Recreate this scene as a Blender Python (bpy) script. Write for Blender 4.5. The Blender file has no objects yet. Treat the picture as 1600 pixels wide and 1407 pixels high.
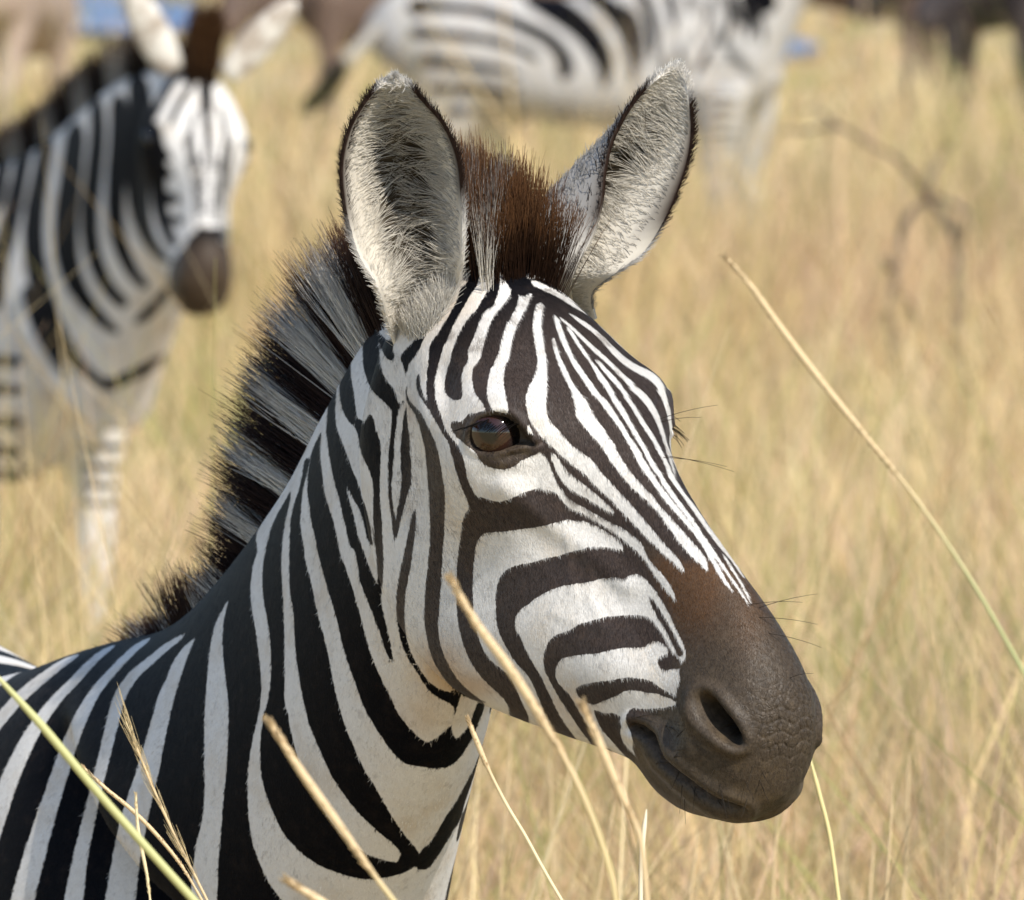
import bpy, bmesh, math, random
import numpy as np
from mathutils import Vector, Matrix
from mathutils.bvhtree import BVHTree
from mathutils.kdtree import KDTree
random.seed(7); RNG = np.random.default_rng(7)
scene = bpy.context.scene
COL = scene.collection
# ---------------------------------------------------------------- camera
FPX = 17580.0                                  # focal length in photograph pixels (1600 wide): a 400 mm lens
CAM_H = 2.05
PITCH = math.atan(1103.5/FPX)
CAMP = np.array([0,0,CAM_H])
RIGHT = np.array([1.0,0,0]); UP = np.array([0,math.sin(PITCH),math.cos(PITCH)]); FWD = np.array([0,math.cos(PITCH),-math.sin(PITCH)])
cam_d = bpy.data.cameras.new('camera'); cam = bpy.data.objects.new('camera', cam_d); COL.objects.link(cam)
cam_d.sensor_width = 36; cam_d.lens = FPX/1600*36
cam.location = (0,0,CAM_H); cam.rotation_euler = (math.pi/2-PITCH,0,0)
cam_d.clip_start = 0.5; cam_d.clip_end = 4000
cam_d.dof.use_dof = True; cam_d.dof.focus_distance = 9.68; cam_d.dof.aperture_fstop = 17.5
scene.camera = cam
# ---------------------------------------------------------------- sky and sun
SUN_AZ = 33.0; SUN_EL = 44.0                    # sun from the right, a little behind the camera
sd = np.array([math.sin(math.radians(SUN_AZ))*math.cos(math.radians(SUN_EL)), -math.cos(math.radians(SUN_AZ))*math.cos(math.radians(SUN_EL)), math.sin(math.radians(SUN_EL))])
world = bpy.data.worlds.new('World'); scene.world = world; world.use_nodes = True
wn = world.node_tree; bgn = wn.nodes['Background']
sky = wn.nodes.new('ShaderNodeTexSky'); sky.sky_type = 'NISHITA'; sky.sun_disc = False; sky.dust_density = .4; sky.ozone_density = 2.0
sky.sun_elevation = math.radians(SUN_EL); sky.sun_rotation = math.atan2(sd[0], sd[1])
wn.links.new(sky.outputs[0], bgn.inputs[0]); bgn.inputs[1].default_value = 0.15
sun_d = bpy.data.lights.new('sun','SUN'); sun = bpy.data.objects.new('sun', sun_d); COL.objects.link(sun)
sun_d.energy = 4.6; sun_d.angle = math.radians(0.5); sun_d.color = (1.0,0.93,0.82)
sun.rotation_euler = Vector(sd).to_track_quat('Z','Y').to_euler()
vs = scene.view_settings; vs.view_transform = 'Standard'; vs.look = 'None'; vs.exposure = 0.28; vs.gamma = 1.0; vs.use_curve_mapping = False
scene.cycles.max_bounces = 8; scene.cycles.transparent_max_bounces = 16
# ---------------------------------------------------------------- helpers
def ray(x, y):
    d = FWD*FPX + RIGHT*(x-800.0) - UP*(y-703.5)
    return d/np.linalg.norm(d)
def at_y(x, y, Y):                              # photograph pixel at distance Y
    d = ray(x,y); return CAMP + d*(Y/d[1])
def on_plane(x, y, p0, n):
    d = ray(x,y); return CAMP + d*(np.dot(p0-CAMP,n)/np.dot(d,n))
def project(P):
    v = np.asarray(P)-CAMP
    z = v@FWD
    return np.stack([800+FPX*(v@RIGHT)/z, 703.5-FPX*(v@UP)/z],-1)
def norm(v): v = np.asarray(v,float); return v/np.linalg.norm(v)
def smooth(a,b,x): t = np.clip((x-a)/(b-a),0,1); return t*t*(3-2*t)
def cr(tab, n):
    """Catmull-Rom resample of table rows (k x m) to n rows"""
    T = np.asarray(tab,float); k = len(T)
    s = np.linspace(0,k-1,n); i = np.clip(s.astype(int),0,k-2); t = (s-i)[:,None]
    p = lambda j: T[np.clip(j,0,k-1)]
    a,b,c,d = p(i-1),p(i),p(i+1),p(i+2)
    return .5*((2*b)+(c-a)*t+(2*a-5*b+4*c-d)*t*t+(3*b-a-3*c+d)*t**3)
def new_mesh(name, V, F, mat=None, smooth_=True):
    me = bpy.data.meshes.new(name)
    V = np.asarray(V,np.float32)
    me.vertices.add(len(V)); me.vertices.foreach_set('co', V.ravel())
    F = np.asarray(F,np.int32)
    k = F.shape[1]
    me.loops.add(F.size); me.loops.foreach_set('vertex_index', F.ravel())
    me.polygons.add(len(F)); me.polygons.foreach_set('loop_start', np.arange(0,F.size,k,dtype=np.int32))
    try: me.polygons.foreach_set('loop_total', np.full(len(F),k,np.int32))
    except Exception: pass
    me.update(calc_edges=True); me.validate()
    if smooth_: me.shade_smooth()
    if mat: me.materials.append(mat)
    return me
def link(name, me, parent=None, **props):
    o = bpy.data.objects.new(name, me); COL.objects.link(o)
    if parent is not None: o.parent = parent
    for k,v in props.items(): o[k] = v
    return o
def add_attr(me, name, vals, kind='FLOAT'):
    a = me.attributes.new(name, kind, 'POINT')
    if kind=='FLOAT': a.data.foreach_set('value', np.asarray(vals,np.float32).ravel())
    elif kind=='FLOAT_VECTOR': a.data.foreach_set('vector', np.asarray(vals,np.float32).ravel())
    else: a.data.foreach_set('color', np.asarray(vals,np.float32).ravel())
def tube_mesh(rings):
    """rings: m x n x 3 closed rings -> V, F (quads, end fans as degenerate-free caps)"""
    R = np.asarray(rings); m,n,_ = R.shape
    V = R.reshape(-1,3)
    i,j = np.meshgrid(np.arange(m-1),np.arange(n),indexing='ij')
    a = i*n+j; b = i*n+(j+1)%n
    F = np.stack([a,b,b+n,a+n],-1).reshape(-1,4)
    c0,c1 = R[0].mean(0), R[-1].mean(0)
    V = np.vstack([V,c0,c1]); k = m*n
    jj = np.arange(0,n,2)
    F0 = np.stack([np.full_like(jj,k),(jj+2)%n,(jj+1)%n,jj],-1)
    F1 = np.stack([np.full_like(jj,k+1),(m-1)*n+jj,(m-1)*n+(jj+1)%n,(m-1)*n+(jj+2)%n],-1)
    return V, np.vstack([F,F0,F1])
def join_vf(parts):
    V,F,o = [],[],0
    for v,f in parts: V.append(v); F.append(np.asarray(f)+o); o += len(v)
    return np.vstack(V), np.vstack(F)
def remesh(V, F, voxel, iters=6, fac=.5):
    me = new_mesh('tmp', V, F); o = link('tmp', me)
    md = o.modifiers.new('r','REMESH'); md.mode = 'VOXEL'; md.voxel_size = voxel
    if iters:
        ms = o.modifiers.new('s','SMOOTH'); ms.factor = fac; ms.iterations = iters
    dg = bpy.context.evaluated_depsgraph_get()
    out = bpy.data.meshes.new_from_object(o.evaluated_get(dg))
    bpy.data.objects.remove(o); bpy.data.meshes.remove(me)
    return out
def verts(me):
    a = np.empty(len(me.vertices)*3,np.float32); me.vertices.foreach_get('co',a); return a.reshape(-1,3).astype(float)
def normals(me):
    a = np.empty(len(me.vertices)*3,np.float32); me.vertices.foreach_get('normal',a); return a.reshape(-1,3).astype(float)
def oval(c, e1, e2, w, hu, hd, n=32, p=1.0, tw=0.0):
    th = np.linspace(0,2*math.pi,n,endpoint=False)
    ct,st = np.cos(th),np.sin(th)
    x = np.sign(ct)*np.abs(ct)**p; y = np.sign(st)*np.abs(st)**p
    return c + np.outer(x*w*(1+tw*y),e1) + np.outer(np.where(y>0,y*hu,y*hd),e2)
# ---------------------------------------------------------------- materials
def mat(name):
    m = bpy.data.materials.new(name); m.use_nodes = True
    nt = m.node_tree; b = nt.nodes['Principled BSDF']
    return m, nt, b
def N(nt, kind, **kw):
    n = nt.nodes.new(kind)
    for k,v in kw.items():
        if k[0]=='i' and k[1:].isdigit(): n.inputs[int(k[1:])].default_value = v
        else: setattr(n,k,v)
    return n
def math_(nt, op, a, b=None, c=None, clamp=False):
    n = nt.nodes.new('ShaderNodeMath'); n.operation = op; n.use_clamp = clamp
    for i,x in enumerate((a,b,c)):
        if x is None: continue
        if isinstance(x,(int,float)): n.inputs[i].default_value = x
        else: nt.links.new(x, n.inputs[i])
    return n.outputs[0]
def mixc(nt, f, a, b, blend='MIX'):
    n = nt.nodes.new('ShaderNodeMix'); n.data_type = 'RGBA'; n.blend_type = blend
    for s,x in ((0,f),(6,a),(7,b)):
        if isinstance(x,(int,float)): n.inputs[s].default_value = x
        elif isinstance(x,tuple): n.inputs[s].default_value = (*x,1) if len(x)==3 else x
        else: nt.links.new(x, n.inputs[s])
    return n.outputs[2]
def ramp(nt, f, lo, hi):
    n = nt.nodes.new('ShaderNodeMapRange'); n.interpolation_type = 'SMOOTHSTEP'
    nt.links.new(f, n.inputs[0]); n.inputs[1].default_value = lo; n.inputs[2].default_value = hi
    return n.outputs[0]
def attr(nt, name): 
    n = nt.nodes.new('ShaderNodeAttribute'); n.attribute_name = name; return n
def noise(nt, scale, detail=3, rough=.6, vec=None, stretch=None):
    tc = nt.nodes.new('ShaderNodeTexCoord')
    n = nt.nodes.new('ShaderNodeTexNoise'); n.inputs['Scale'].default_value = scale
    n.inputs['Detail'].default_value = detail; n.inputs['Roughness'].default_value = rough
    src = tc.outputs['Object']
    if stretch:
        mp = nt.nodes.new('ShaderNodeMapping'); mp.inputs['Scale'].default_value = stretch
        nt.links.new(src, mp.inputs[0]); src = mp.outputs[0]
    nt.links.new(src, n.inputs['Vector']); return n.outputs[0]
def hide_material(name, edge=1.0, edge_noise=2.2, fine=520.0, pale_k=1.0):
    """short zebra coat: dark and pale hair told apart by the 'sd' attribute; bare skin by 'muz'"""
    m, nt, b = mat(name)
    sd = attr(nt,'sd').outputs['Fac']; muz = attr(nt,'muz').outputs['Fac']; warm = attr(nt,'warm').outputs['Fac']
    n1 = noise(nt, fine, 2, .7, stretch=(1,1,.35)); n2 = noise(nt, fine*.3, 3, .6)
    j = math_(nt,'ADD', math_(nt,'MULTIPLY',math_(nt,'SUBTRACT',n1,.5),edge_noise*2.2), math_(nt,'MULTIPLY',math_(nt,'SUBTRACT',n2,.5),edge_noise))
    pale = ramp(nt, math_(nt,'ADD',sd,j), -edge, edge)
    big = noise(nt, 14, 4, .6); mid = noise(nt, 70, 4, .65); hairn = noise(nt, 900, 2, .6, stretch=(1,1,.3))
    w = mixc(nt, ramp(nt,big,.45,.75), (.74,.72,.69), (.62,.55,.46))
    w = mixc(nt, math_(nt,'MULTIPLY',ramp(nt,mid,.58,.72),.40), w, (.30,.27,.25))
    w = mixc(nt, math_(nt,'MULTIPLY',warm,.8), w, (.50,.33,.18))
    w = mixc(nt, ramp(nt,hairn,.2,.85), mixc(nt,.25,w,(.33,.29,.25)), w)
    bl = attr(nt,'head_tone').outputs['Fac']
    d = mixc(nt, ramp(nt,hairn,.3,.8), mixc(nt,bl,(.0018,.0022,.0038),(.026,.019,.017)), mixc(nt,bl,(.0045,.0045,.006),(.058,.043,.037)))
    d = mixc(nt, math_(nt,'MULTIPLY',ramp(nt,mid,.45,.75),math_(nt,'ADD',.15,bl,clamp=True)), d, (.052,.035,.027))
    w = mixc(nt, 1.0-pale_k, w, (.02,.018,.016))
    col = mixc(nt, pale, d, w)
    mn = noise(nt, 160, 4, .7); mcol = mixc(nt, ramp(nt,mn,.3,.7), (.032,.024,.017), (.070,.053,.037))
    mcol = mixc(nt, ramp(nt,noise(nt,30,3,.6),.5,.7), mcol, (.080,.058,.036))
    bm = attr(nt,'brown').outputs['Fac']
    mcol = mixc(nt, math_(nt,'MULTIPLY',bm,.75), mcol, (.095,.046,.020))
    col = mixc(nt, math_(nt,'MULTIPLY',muz,math_(nt,'SUBTRACT',1.0,pale)), col, mcol)
    nt.links.new(col, b.inputs['Base Color'])
    b.inputs['Roughness'].default_value = .62
    nt.links.new(math_(nt,'ADD',.60,math_(nt,'MULTIPLY',muz,-.10)), b.inputs['Roughness'])
    nt.links.new(math_(nt,'ADD',.04,math_(nt,'MULTIPLY',math_(nt,'MAXIMUM',bl,muz),.22)), b.inputs['Specular IOR Level'])
    b.inputs['Sheen Weight'].default_value = .02; b.inputs['Sheen Roughness'].default_value = .4
    b.inputs['Sheen Tint'].default_value = (1,.95,.9,1)
    bp = nt.nodes.new('ShaderNodeBump'); bp.inputs['Strength'].default_value = .55; bp.inputs['Distance'].default_value = .0012
    hh = math_(nt,'ADD', math_(nt,'MULTIPLY',hairn,.5), math_(nt,'MULTIPLY',mid,1.2))
    vo = nt.nodes.new('ShaderNodeTexVoronoi'); vo.feature = 'DISTANCE_TO_EDGE'; vo.inputs['Scale'].default_value = 135
    tc = nt.nodes.new('ShaderNodeTexCoord'); nz = nt.nodes.new('ShaderNodeTexNoise'); nz.inputs['Scale'].default_value = 40; nz.inputs['Detail'].default_value = 3
    nt.links.new(tc.outputs['Object'], nz.inputs['Vector'])
    vm = nt.nodes.new('ShaderNodeVectorMath'); vm.operation = 'MULTIPLY_ADD'; vm.inputs[1].default_value = (.03,.03,.03)
    nt.links.new(nz.outputs['Color'], vm.inputs[0]); nt.links.new(tc.outputs['Object'], vm.inputs[2]); nt.links.new(vm.outputs[0], vo.inputs['Vector'])
    wr = math_(nt,'MULTIPLY', ramp(nt,vo.outputs['Distance'],0,.12), math_(nt,'MULTIPLY',attr(nt,'wrinkle').outputs['Fac'],1.5))
    nt.links.new(math_(nt,'ADD',hh,wr), bp.inputs['Height']); nt.links.new(bp.outputs[0], b.inputs['Normal'])
    return m
def hair_material(name, rough=.5, spec=.3, tl=.28):
    m, nt, b = mat(name)
    c = attr(nt,'col'); nt.links.new(c.outputs['Color'], b.inputs['Base Color'])
    b.inputs['Roughness'].default_value = rough; b.inputs['Specular IOR Level'].default_value = spec
    tr = nt.nodes.new('ShaderNodeBsdfTranslucent'); nt.links.new(c.outputs['Color'], tr.inputs[0])
    mx = nt.nodes.new('ShaderNodeMixShader'); mx.inputs[0].default_value = tl
    out = nt.nodes['Material Output']
    nt.links.new(b.outputs[0], mx.inputs[1]); nt.links.new(tr.outputs[0], mx.inputs[2]); nt.links.new(mx.outputs[0], out.inputs[0])
    return m
M_HIDE = hide_material('zebra_coat')
M_COAT, nt, b = mat('coat_hair')
cA = attr(nt,'col'); nt.links.new(cA.outputs['Color'],b.inputs['Base Color']); b.inputs['Roughness'].default_value = .65; b.inputs['Specular IOR Level'].default_value = .10
M_HAIR = hair_material('coarse_hair',.55,.15,.45)
M_FLUFF = hair_material('ear_fluff', .7, .15)
M_EYE, nt, b = mat('wet_eye')
tc = N(nt,'ShaderNodeTexCoord'); sx = N(nt,'ShaderNodeSeparateXYZ'); nt.links.new(tc.outputs['Object'], sx.inputs[0])
rad = math_(nt,'SQRT', math_(nt,'ADD', math_(nt,'POWER',math_(nt,'MULTIPLY',sx.outputs[0],.75),2.0), math_(nt,'POWER',sx.outputs[1],2.0)))
ecol = mixc(nt, ramp(nt,rad,.006,.010), (.002,.0018,.0018), (.030,.011,.006))
ecol = mixc(nt, ramp(nt,rad,.0125,.019), ecol, (.003,.0025,.0025))
nt.links.new(ecol, b.inputs['Base Color']); b.inputs['Roughness'].default_value = .04; b.inputs['IOR'].default_value = 1.5
b.inputs['Coat Weight'].default_value = .35; b.inputs['Coat Roughness'].default_value = .02
# ---------------------------------------------------------------- coat pattern
# The coat is described by closed outlines in photograph pixels; they are later carried onto
# the 3D hide (each hide vertex is looked up once, the far flank takes the mirrored near flank).
CROP = dict(A=(640,400,6.667),B=(840,430,6.667),C=(600,560,6.667),D=(820,600,6.142),E=(560,740,5.33),
            F=(820,740,5.33),G=(960,740,6.142),H=(800,940,5.33),I=(560,940,5.33),J=(480,480,6.667),
            K=(420,660,6.142),L=(300,860,4.706),M=(0,940,4.2105),N=(0,1120,4.848),O=(300,1100,3.478),S=(0,0,1.0))
def px(c, pts):
    x0,y0,s = CROP[c]
    return [(x0+p[0]/s, y0+p[1]/s) for p in pts]
def rows(*segs):
    """segs: crop, [(y, xleft, xright), ...] ... -> closed outline"""
    l, r = [], []
    for c, rr in zip(segs[0::2], segs[1::2]):
        x0,y0,s = CROP[c]
        for (y,a,b) in rr:
            l.append((x0+a/s, y0+y/s)); r.append((x0+b/s, y0+y/s))
    return l + r[::-1]
def brush(*segs):
    """segs: crop, [(x, y, width), ...] ... -> outline of a brush stroke"""
    P = []
    for c, rr in zip(segs[0::2], segs[1::2]):
        x0,y0,s = CROP[c]
        P += [(x0+a/s, y0+b/s, w/s) for (a,b,w) in rr]
    l, r = [], []
    for i,(x,y,w) in enumerate(P):
        a = P[max(0,i-1)]; b = P[min(len(P)-1,i+1)]
        dx,dy = b[0]-a[0], b[1]-a[1]; n = math.hypot(dx,dy) or 1
        nx,ny = -dy/n*w/2, dx/n*w/2
        l.append((x+nx,y+ny)); r.append((x-nx,y-ny))
    return l + r[::-1]
PAT = []                       # (sign, outline): +1 dark, -1 white, painted in order
def dark(o): PAT.append((1,o))
def white(o): PAT.append((-1,o))

# shoulder and flank: dark hide with pale stripes
dark(px('S',[(404,860),(395.6,881),(391.4,913),(392.4,945),(400,987),(405.6,1030),(408.4,1062),(408.4,1089),(404,1120),
  (397,1145),(391,1175),(388,1200),(386.8,1229),(387.7,1272),(393.4,1313),(402,1341),(415,1370),(426.5,1390),(441,1407),(460,1440),(480,1560),
  (-800,1560),(-800,900),(200,860),(330,760),(400,640),(455,600),(462,720),(440,768),(416,806),(398,838)]))
dark(rows('K',[(660,206,214),(760,150,206),(880,80,178),(1000,25,150),(1150,-15,132),(1250,-40,128)]))
white(brush('M',[(-60,325,30),(0,335,20),(50,350,10),(90,368,1)]))
white(brush('M',[(-80,415,40),(0,410,25),(70,400,12),(110,392,1)]))
white(brush('M',[(-90,590,50),(0,532,40),(70,480,36),(150,440,33),(230,410,22),(330,395,3)]))
white(brush('M',[(-200,1050,90),(-40,830,75),(40,730,80),(130,630,75),(230,545,70),(320,475,60),(400,415,50),(480,370,30),(520,350,3)]))
white(brush('M',[(-130,1800,110),(-60,1560,110),(0,1360,115),(70,1150,115),(185,910,95),(285,750,80),(400,610,62),(480,535,60),(560,445,55),(640,365,45),(715,312,32),(760,288,3)]))
white(brush('N',[(100,1700,180),(172,1390,175),(240,1120,165),(350,750,142),(432,500,128),(530,200,112)],
            'M',[(534,758,85),(610,620,68),(660,550,60),(740,460,52),(830,365,48),(900,300,42),(960,262,28),(990,240,3)]))
white(brush('N',[(500,1700,150),(560,1390,145),(600,1100,112),(668,800,95),(728,550,85),(790,300,86)],
            'M',[(750,758,80),(780,640,76),(830,550,70),(890,470,62),(990,390,52),(1080,310,46),(1150,262,38),(1200,228,18),(1220,210,2)]))
white(brush('N',[(850,1700,240),(915,1390,230),(950,1100,205),(1010,800,205),(1065,600,182),(1125,400,165),(1170,200,142)],
            'M',[(1060,758,108),(1090,640,106),(1130,540,88),(1160,450,82),(1195,370,68),(1230,310,46),(1268,262,18),(1285,240,2)]))
white(brush('S',[(310,1500,46),(318,1412,42),(323,1330,37),(329,1300,33),(334,1258,28),(337,1186,36),(339,1106,38),(338,1058,28),(337.5,1011,19),(342,976,12),(351,952,5),(357,938,1)]))
# neck
dark(rows('K',[(350,345,400),(450,325,380),(550,310,350),(650,290,330),(750,250,315),(850,225,310),(950,205,300),(1050,200,312),(1150,200,330),(1300,190,350)],
          'L',[(20,716,822),(120,714,845),(200,715,868),(300,716,890),(450,745,920),(600,750,960),(800,765,1010),(950,790,1035),(1100,815,1070),(1250,850,1110)],
          'O',[(190,668,860),(270,700,895),(370,748,940),(430,780,985),(570,880,1062),(650,960,1110),(720,1040,1160),(770,1105,1205),(815,1135,1240),(850,1120,1238),(895,1100,1215)]))
dark(rows('L',[(-60,600,655),(0,540,662),(100,520,655),(250,515,665),(400,530,672),(600,570,680),(800,582,680),(950,580,682),(1080,560,680),(1150,552,685)],
          'O',[(40,392,520),(100,382,528),(170,372,540),(300,368,575),(420,380,628),(520,410,684),(660,470,768),(740,520,838),(820,600,950),(845,640,1020),(880,690,1180),(915,780,1175),(938,850,1080),(955,930,1000)]))
dark(px('O',[(1238,800),(1310,740),(1360,640),(1430,540),(1480,450),(1520,370),(1600,300),(1600,600),(1450,640),(1380,760),(1310,870),(1280,902),(1205,900)]))
white(px('O',[(1530,480),(1600,430),(1700,1000),(1400,1300),(1290,1000),(1312,872),(1382,762),(1452,642)]))
dark(rows('K',[(90,500,508),(150,470,505),(250,420,495),(350,395,495),(450,380,510),(550,370,520),(650,365,530),(750,380,555),(850,395,590),(950,400,620),(1050,430,645),(1150,450,665),(1300,480,690)],
          'L',[(100,945,1122),(200,972,1152),(300,1000,1190),(450,1050,1230),(600,1085,1265),(750,1120,1310),(900,1165,1375),(1000,1200,1420)])
     [:19]+px('I',[(0,760),(50,900),(120,1020),(200,1140),(260,1230),(330,1310),(400,1360),(480,1370),(560,1385),(640,1395),(668,1412),(680,1385),(720,1390),(800,1350),(860,1290),(900,1220),(950,1150),(990,1040),(1030,940),(1062,845),
       (1000,830),(960,920),(940,1000),(900,1060),(870,1100),(820,1150),(790,1120),(772,1040),(805,930),(790,980),(760,1040),(700,1100),(630,1155),(580,1180),(540,1160),(480,1110),(420,1050),(350,960),(310,900),(270,800),(220,700),(170,600),(130,510),(90,410)])
     +px('L',[(1190,300),(1152,200),(1122,100)])+px('K',[(690,1300),(665,1150),(645,1050),(620,950),(590,850),(555,750),(530,650),(520,550),(510,450),(495,350),(495,250),(505,150),(508,90)]))
dark(rows('J',[(850,240,310),(900,225,303),(1000,215,296),(1100,210,295),(1200,200,300),(1300,196,316)],
          'K',[(150,555,690),(300,575,745),(450,600,800),(600,635,865),(660,650,880),(750,680,900),(800,690,925),(900,710,955),(1000,735,975),(1100,755,990),(1150,770,998),(1190,778,1000)],
          'E',[(640,-30,45),(720,-15,68),(800,0,100),(900,10,145),(1000,50,180),(1100,90,195),(1200,130,215),(1300,165,240)],
          'I',[(250,175,242),(300,190,260),(400,220,275),(480,255,290),(530,285,292)]))
white(px('K',[(745,610),(775,650),(790,710),(850,800),(895,900),(918,1000),(935,1100),(965,1165),(1000,1200),(1030,1300),(1035,1420),(968,1407),(940,1300),(890,1200),(850,1060),(815,900),(775,750),(748,660)]))
dark(rows('J',[(420,425,470),(500,402,460),(600,375,455),(700,358,456),(800,334,470),(900,335,490),(1000,345,500),(1100,375,515),(1180,420,512),(1230,470,505)]))
dark(px('J',[(500,1150),(560,1175),(600,1200),(640,1110),(680,1130),(705,1200),(720,1320)])+px('K',[(1040,80),(1070,200),(1078,320),(1070,450),(1062,560),(1070,640),(1065,790),(1080,860),(1085,960),(1092,1100),(1100,1250)])
     +px('E',[(205,640),(210,700),(208,850),(195,1000),(182,1060),(165,1000),(158,850),(150,700),(136,600)])+px('K',[(1025,1250),(1010,1100),(1000,950),(1000,800),(1005,640),(990,540),(950,430),(900,340),(875,250),(860,130),(830,50),(770,5)])+px('J',[(500,1225)]))
# behind the jaw
dark(px('J',[(660,130),(690,210),(720,270),(745,370),(755,480),(765,600),(790,700),(830,770),(890,830),(920,900),(935,960),(950,1010),(970,1000),(1010,960),(1018,975),(960,1050),(940,1120)])
     +px('C',[(132,700),(110,850),(104,1000),(94,1150),(78,1300)])+px('K',[(1175,600),(1190,750),(1197,850),(1222,930),(1212,1165),(1180,950),(1165,850),(1150,750),(1145,600),(1145,450)])
     +px('C',[(40,1300),(40,1150),(46,1000),(60,850),(76,700),(80,600)])+px('J',[(880,1080),(850,1040),(810,1000),(760,950),(700,900),(650,830),(610,720),(580,620),(580,500),(575,380),(600,250)]))
dark(rows('C',[(490,228,238),(600,205,240),(700,195,250),(800,185,265),(900,175,270),(1000,170,270),(1100,175,285),(1200,175,285),(1300,175,290)],
          'K',[(450,1275,1370),(600,1270,1370),(700,1260,1330),(800,1240,1305),(900,1225,1275),(1000,1186,1255),(1080,1190,1235),(1165,1208,1213)]))
dark(px('J',[(690,195),(740,240),(790,310),(850,360),(880,320),(920,315),(900,400),(890,450),(915,500),(900,550),(850,562),(800,500),(770,420),(735,330)]))
dark(rows('J',[(-40,1335,1345),(0,1308,1340),(100,1245,1320),(200,1200,1290),(300,1150,1230),(380,1090,1195),(450,1010,1160),(500,975,1140),(550,970,1090),(600,1000,1060),(660,1015,1045),(695,1020,1030)]))
# cheek and jaw
dark(rows('K',[(830,1403,1408),(900,1370,1415),(1000,1350,1415),(1100,1330,1400),(1200,1310,1385),(1300,1290,1375)],
          'E',[(800,350,430),(900,330,410),(1000,315,390),(1100,312,385),(1200,318,385)],'I',[(150,320,385),(250,335,392),(350,355,412),(450,400,447),(550,460,502),(620,512,548)])[:15]
     +px('I',[(460,550),(512,630),(560,715),(640,790),(720,830),(770,860),(795,890),(800,940),(810,935),(830,870),(845,800),(830,765),(760,755),(690,735),(600,685),(548,620),(502,550),(447,450),(412,350),(392,250),(385,150)])
     +px('E',[(385,1200),(385,1100),(390,1000),(410,900),(430,800)])+px('K',[(1375,1300),(1385,1200),(1400,1100),(1415,1000),(1415,900),(1408,830)]))
dark(rows('C',[(280,236,246),(350,222,238),(440,230,262),(500,262,322),(550,300,370),(600,330,402),(700,365,450),(800,390,505),(900,415,545),(1000,430,570),(1100,440,590),(1200,450,605)],
          'E',[(0,570,695),(150,585,720),(300,590,720),(500,598,715),(700,585,700),(900,560,690),(1000,555,685),(1100,550,675),(1200,548,668)],
          'I',[(150,545,665),(300,568,670),(400,590,695),(500,625,735),(600,680,790),(700,760,870),(780,860,965),(820,950,1020),(845,1040,1070)]))
dark(rows('C',[(165,350,376),(250,330,375),(350,350,395),(400,370,420),(450,410,450),(520,452,492),(560,480,510)]))
# brow: four dark bands above the eye
dark(rows('A',[(-20,640,760),(40,612,750),(100,625,745),(200,620,725),(280,600,715),(330,530,690),(400,510,640),(480,490,590),(560,440,545),(640,400,500),(720,345,455),(800,300,425),(880,240,390),(950,205,350),(1050,195,325),(1150,190,300)],
          'C',[(200,445,530),(300,440,530),(400,445,535),(500,465,555),(600,505,600),(700,560,622),(750,590,648),(800,620,676),(850,655,722),(900,682,765),(1000,700,810),(1100,730,840),(1200,755,860)],
          'E',[(0,820,895),(100,850,930),(200,895,990),(280,930,1060)]))
dark(rows('A',[(60,905,990),(200,890,930),(300,860,942),(400,790,920),(450,760,895),(520,720,880),(560,700,790),(640,610,745),(720,565,715),(800,510,690),(900,475,640),(1000,440,603),(1080,430,618),(1150,400,580)],
          'C',[(100,660,830),(200,635,805),(300,630,815),(370,640,822),(410,680,812),(436,720,790)]))
dark(rows('A',[(300,1020,1150),(370,1060,1150),(400,1050,1140),(500,990,1120),(600,890,1080),(700,840,1015),(800,800,980),(900,780,948),(1000,750,935),(1070,740,897),(1150,670,867)],
          'C',[(150,915,1115),(250,920,1080),(330,935,1072),(400,970,1075),(450,1010,1092),(500,1040,1112),(560,1075,1130)]))
# forehead, nose and muzzle: one dark field, pale lines laid over it
dark(px('A',[(940,-60),(935,160),(1060,360),(1150,470),(1090,600),(1020,700),(980,800),(950,900),(935,1000),(897,1080)])[:3]
     +px('A',[(1140,420),(1240,420),(1180,600),(1130,700),(1090,800),(1060,900),(1050,1000),(1030,1080),(990,1150)])+px('C',[(1255,100),(1245,200),(1250,300),(1270,400),(1290,480),(1290,570),(1440,720),(1560,860)])
     +px('D',[(90,600),(180,680),(225,740),(245,800),(270,860),(295,920),(330,985)])+px('F',[(300,150),(340,260),(400,302),(500,342),(600,400),(680,450),(760,500),(830,600),(890,800),(910,835),(960,845),(1010,880),(1060,940),(1110,1010),(1160,1090),(1200,1170),(1240,1250)])
     +px('H',[(1250,0),(1310,100),(1350,200),(1402,300),(1445,400),(1450,470),(1400,520),(1390,590),(1402,660),(1365,740),(1370,830),(1360,870),(1280,885),(1240,890),(1100,900),(1000,885),(970,915),(945,960),(950,1020),(990,1080),(1010,1180),(1005,1240),(1060,1335),(1050,1500)])
     +px('S',[(1000,1320),(1400,1320),(1400,800),(1150,500),(960,420),(840,380)]))
white(rows('A',[(390,1230,1275),(420,1200,1262),(500,1135,1230),(600,1085,1180),(700,1025,1130),(800,985,1090),(900,950,1060),(1000,935,1050),(1080,900,1030),(1150,870,990)],
           'C',[(100,1115,1255),(200,1090,1245),(300,1075,1250),(400,1075,1270),(480,1110,1285),(545,1130,1290)]))
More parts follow.
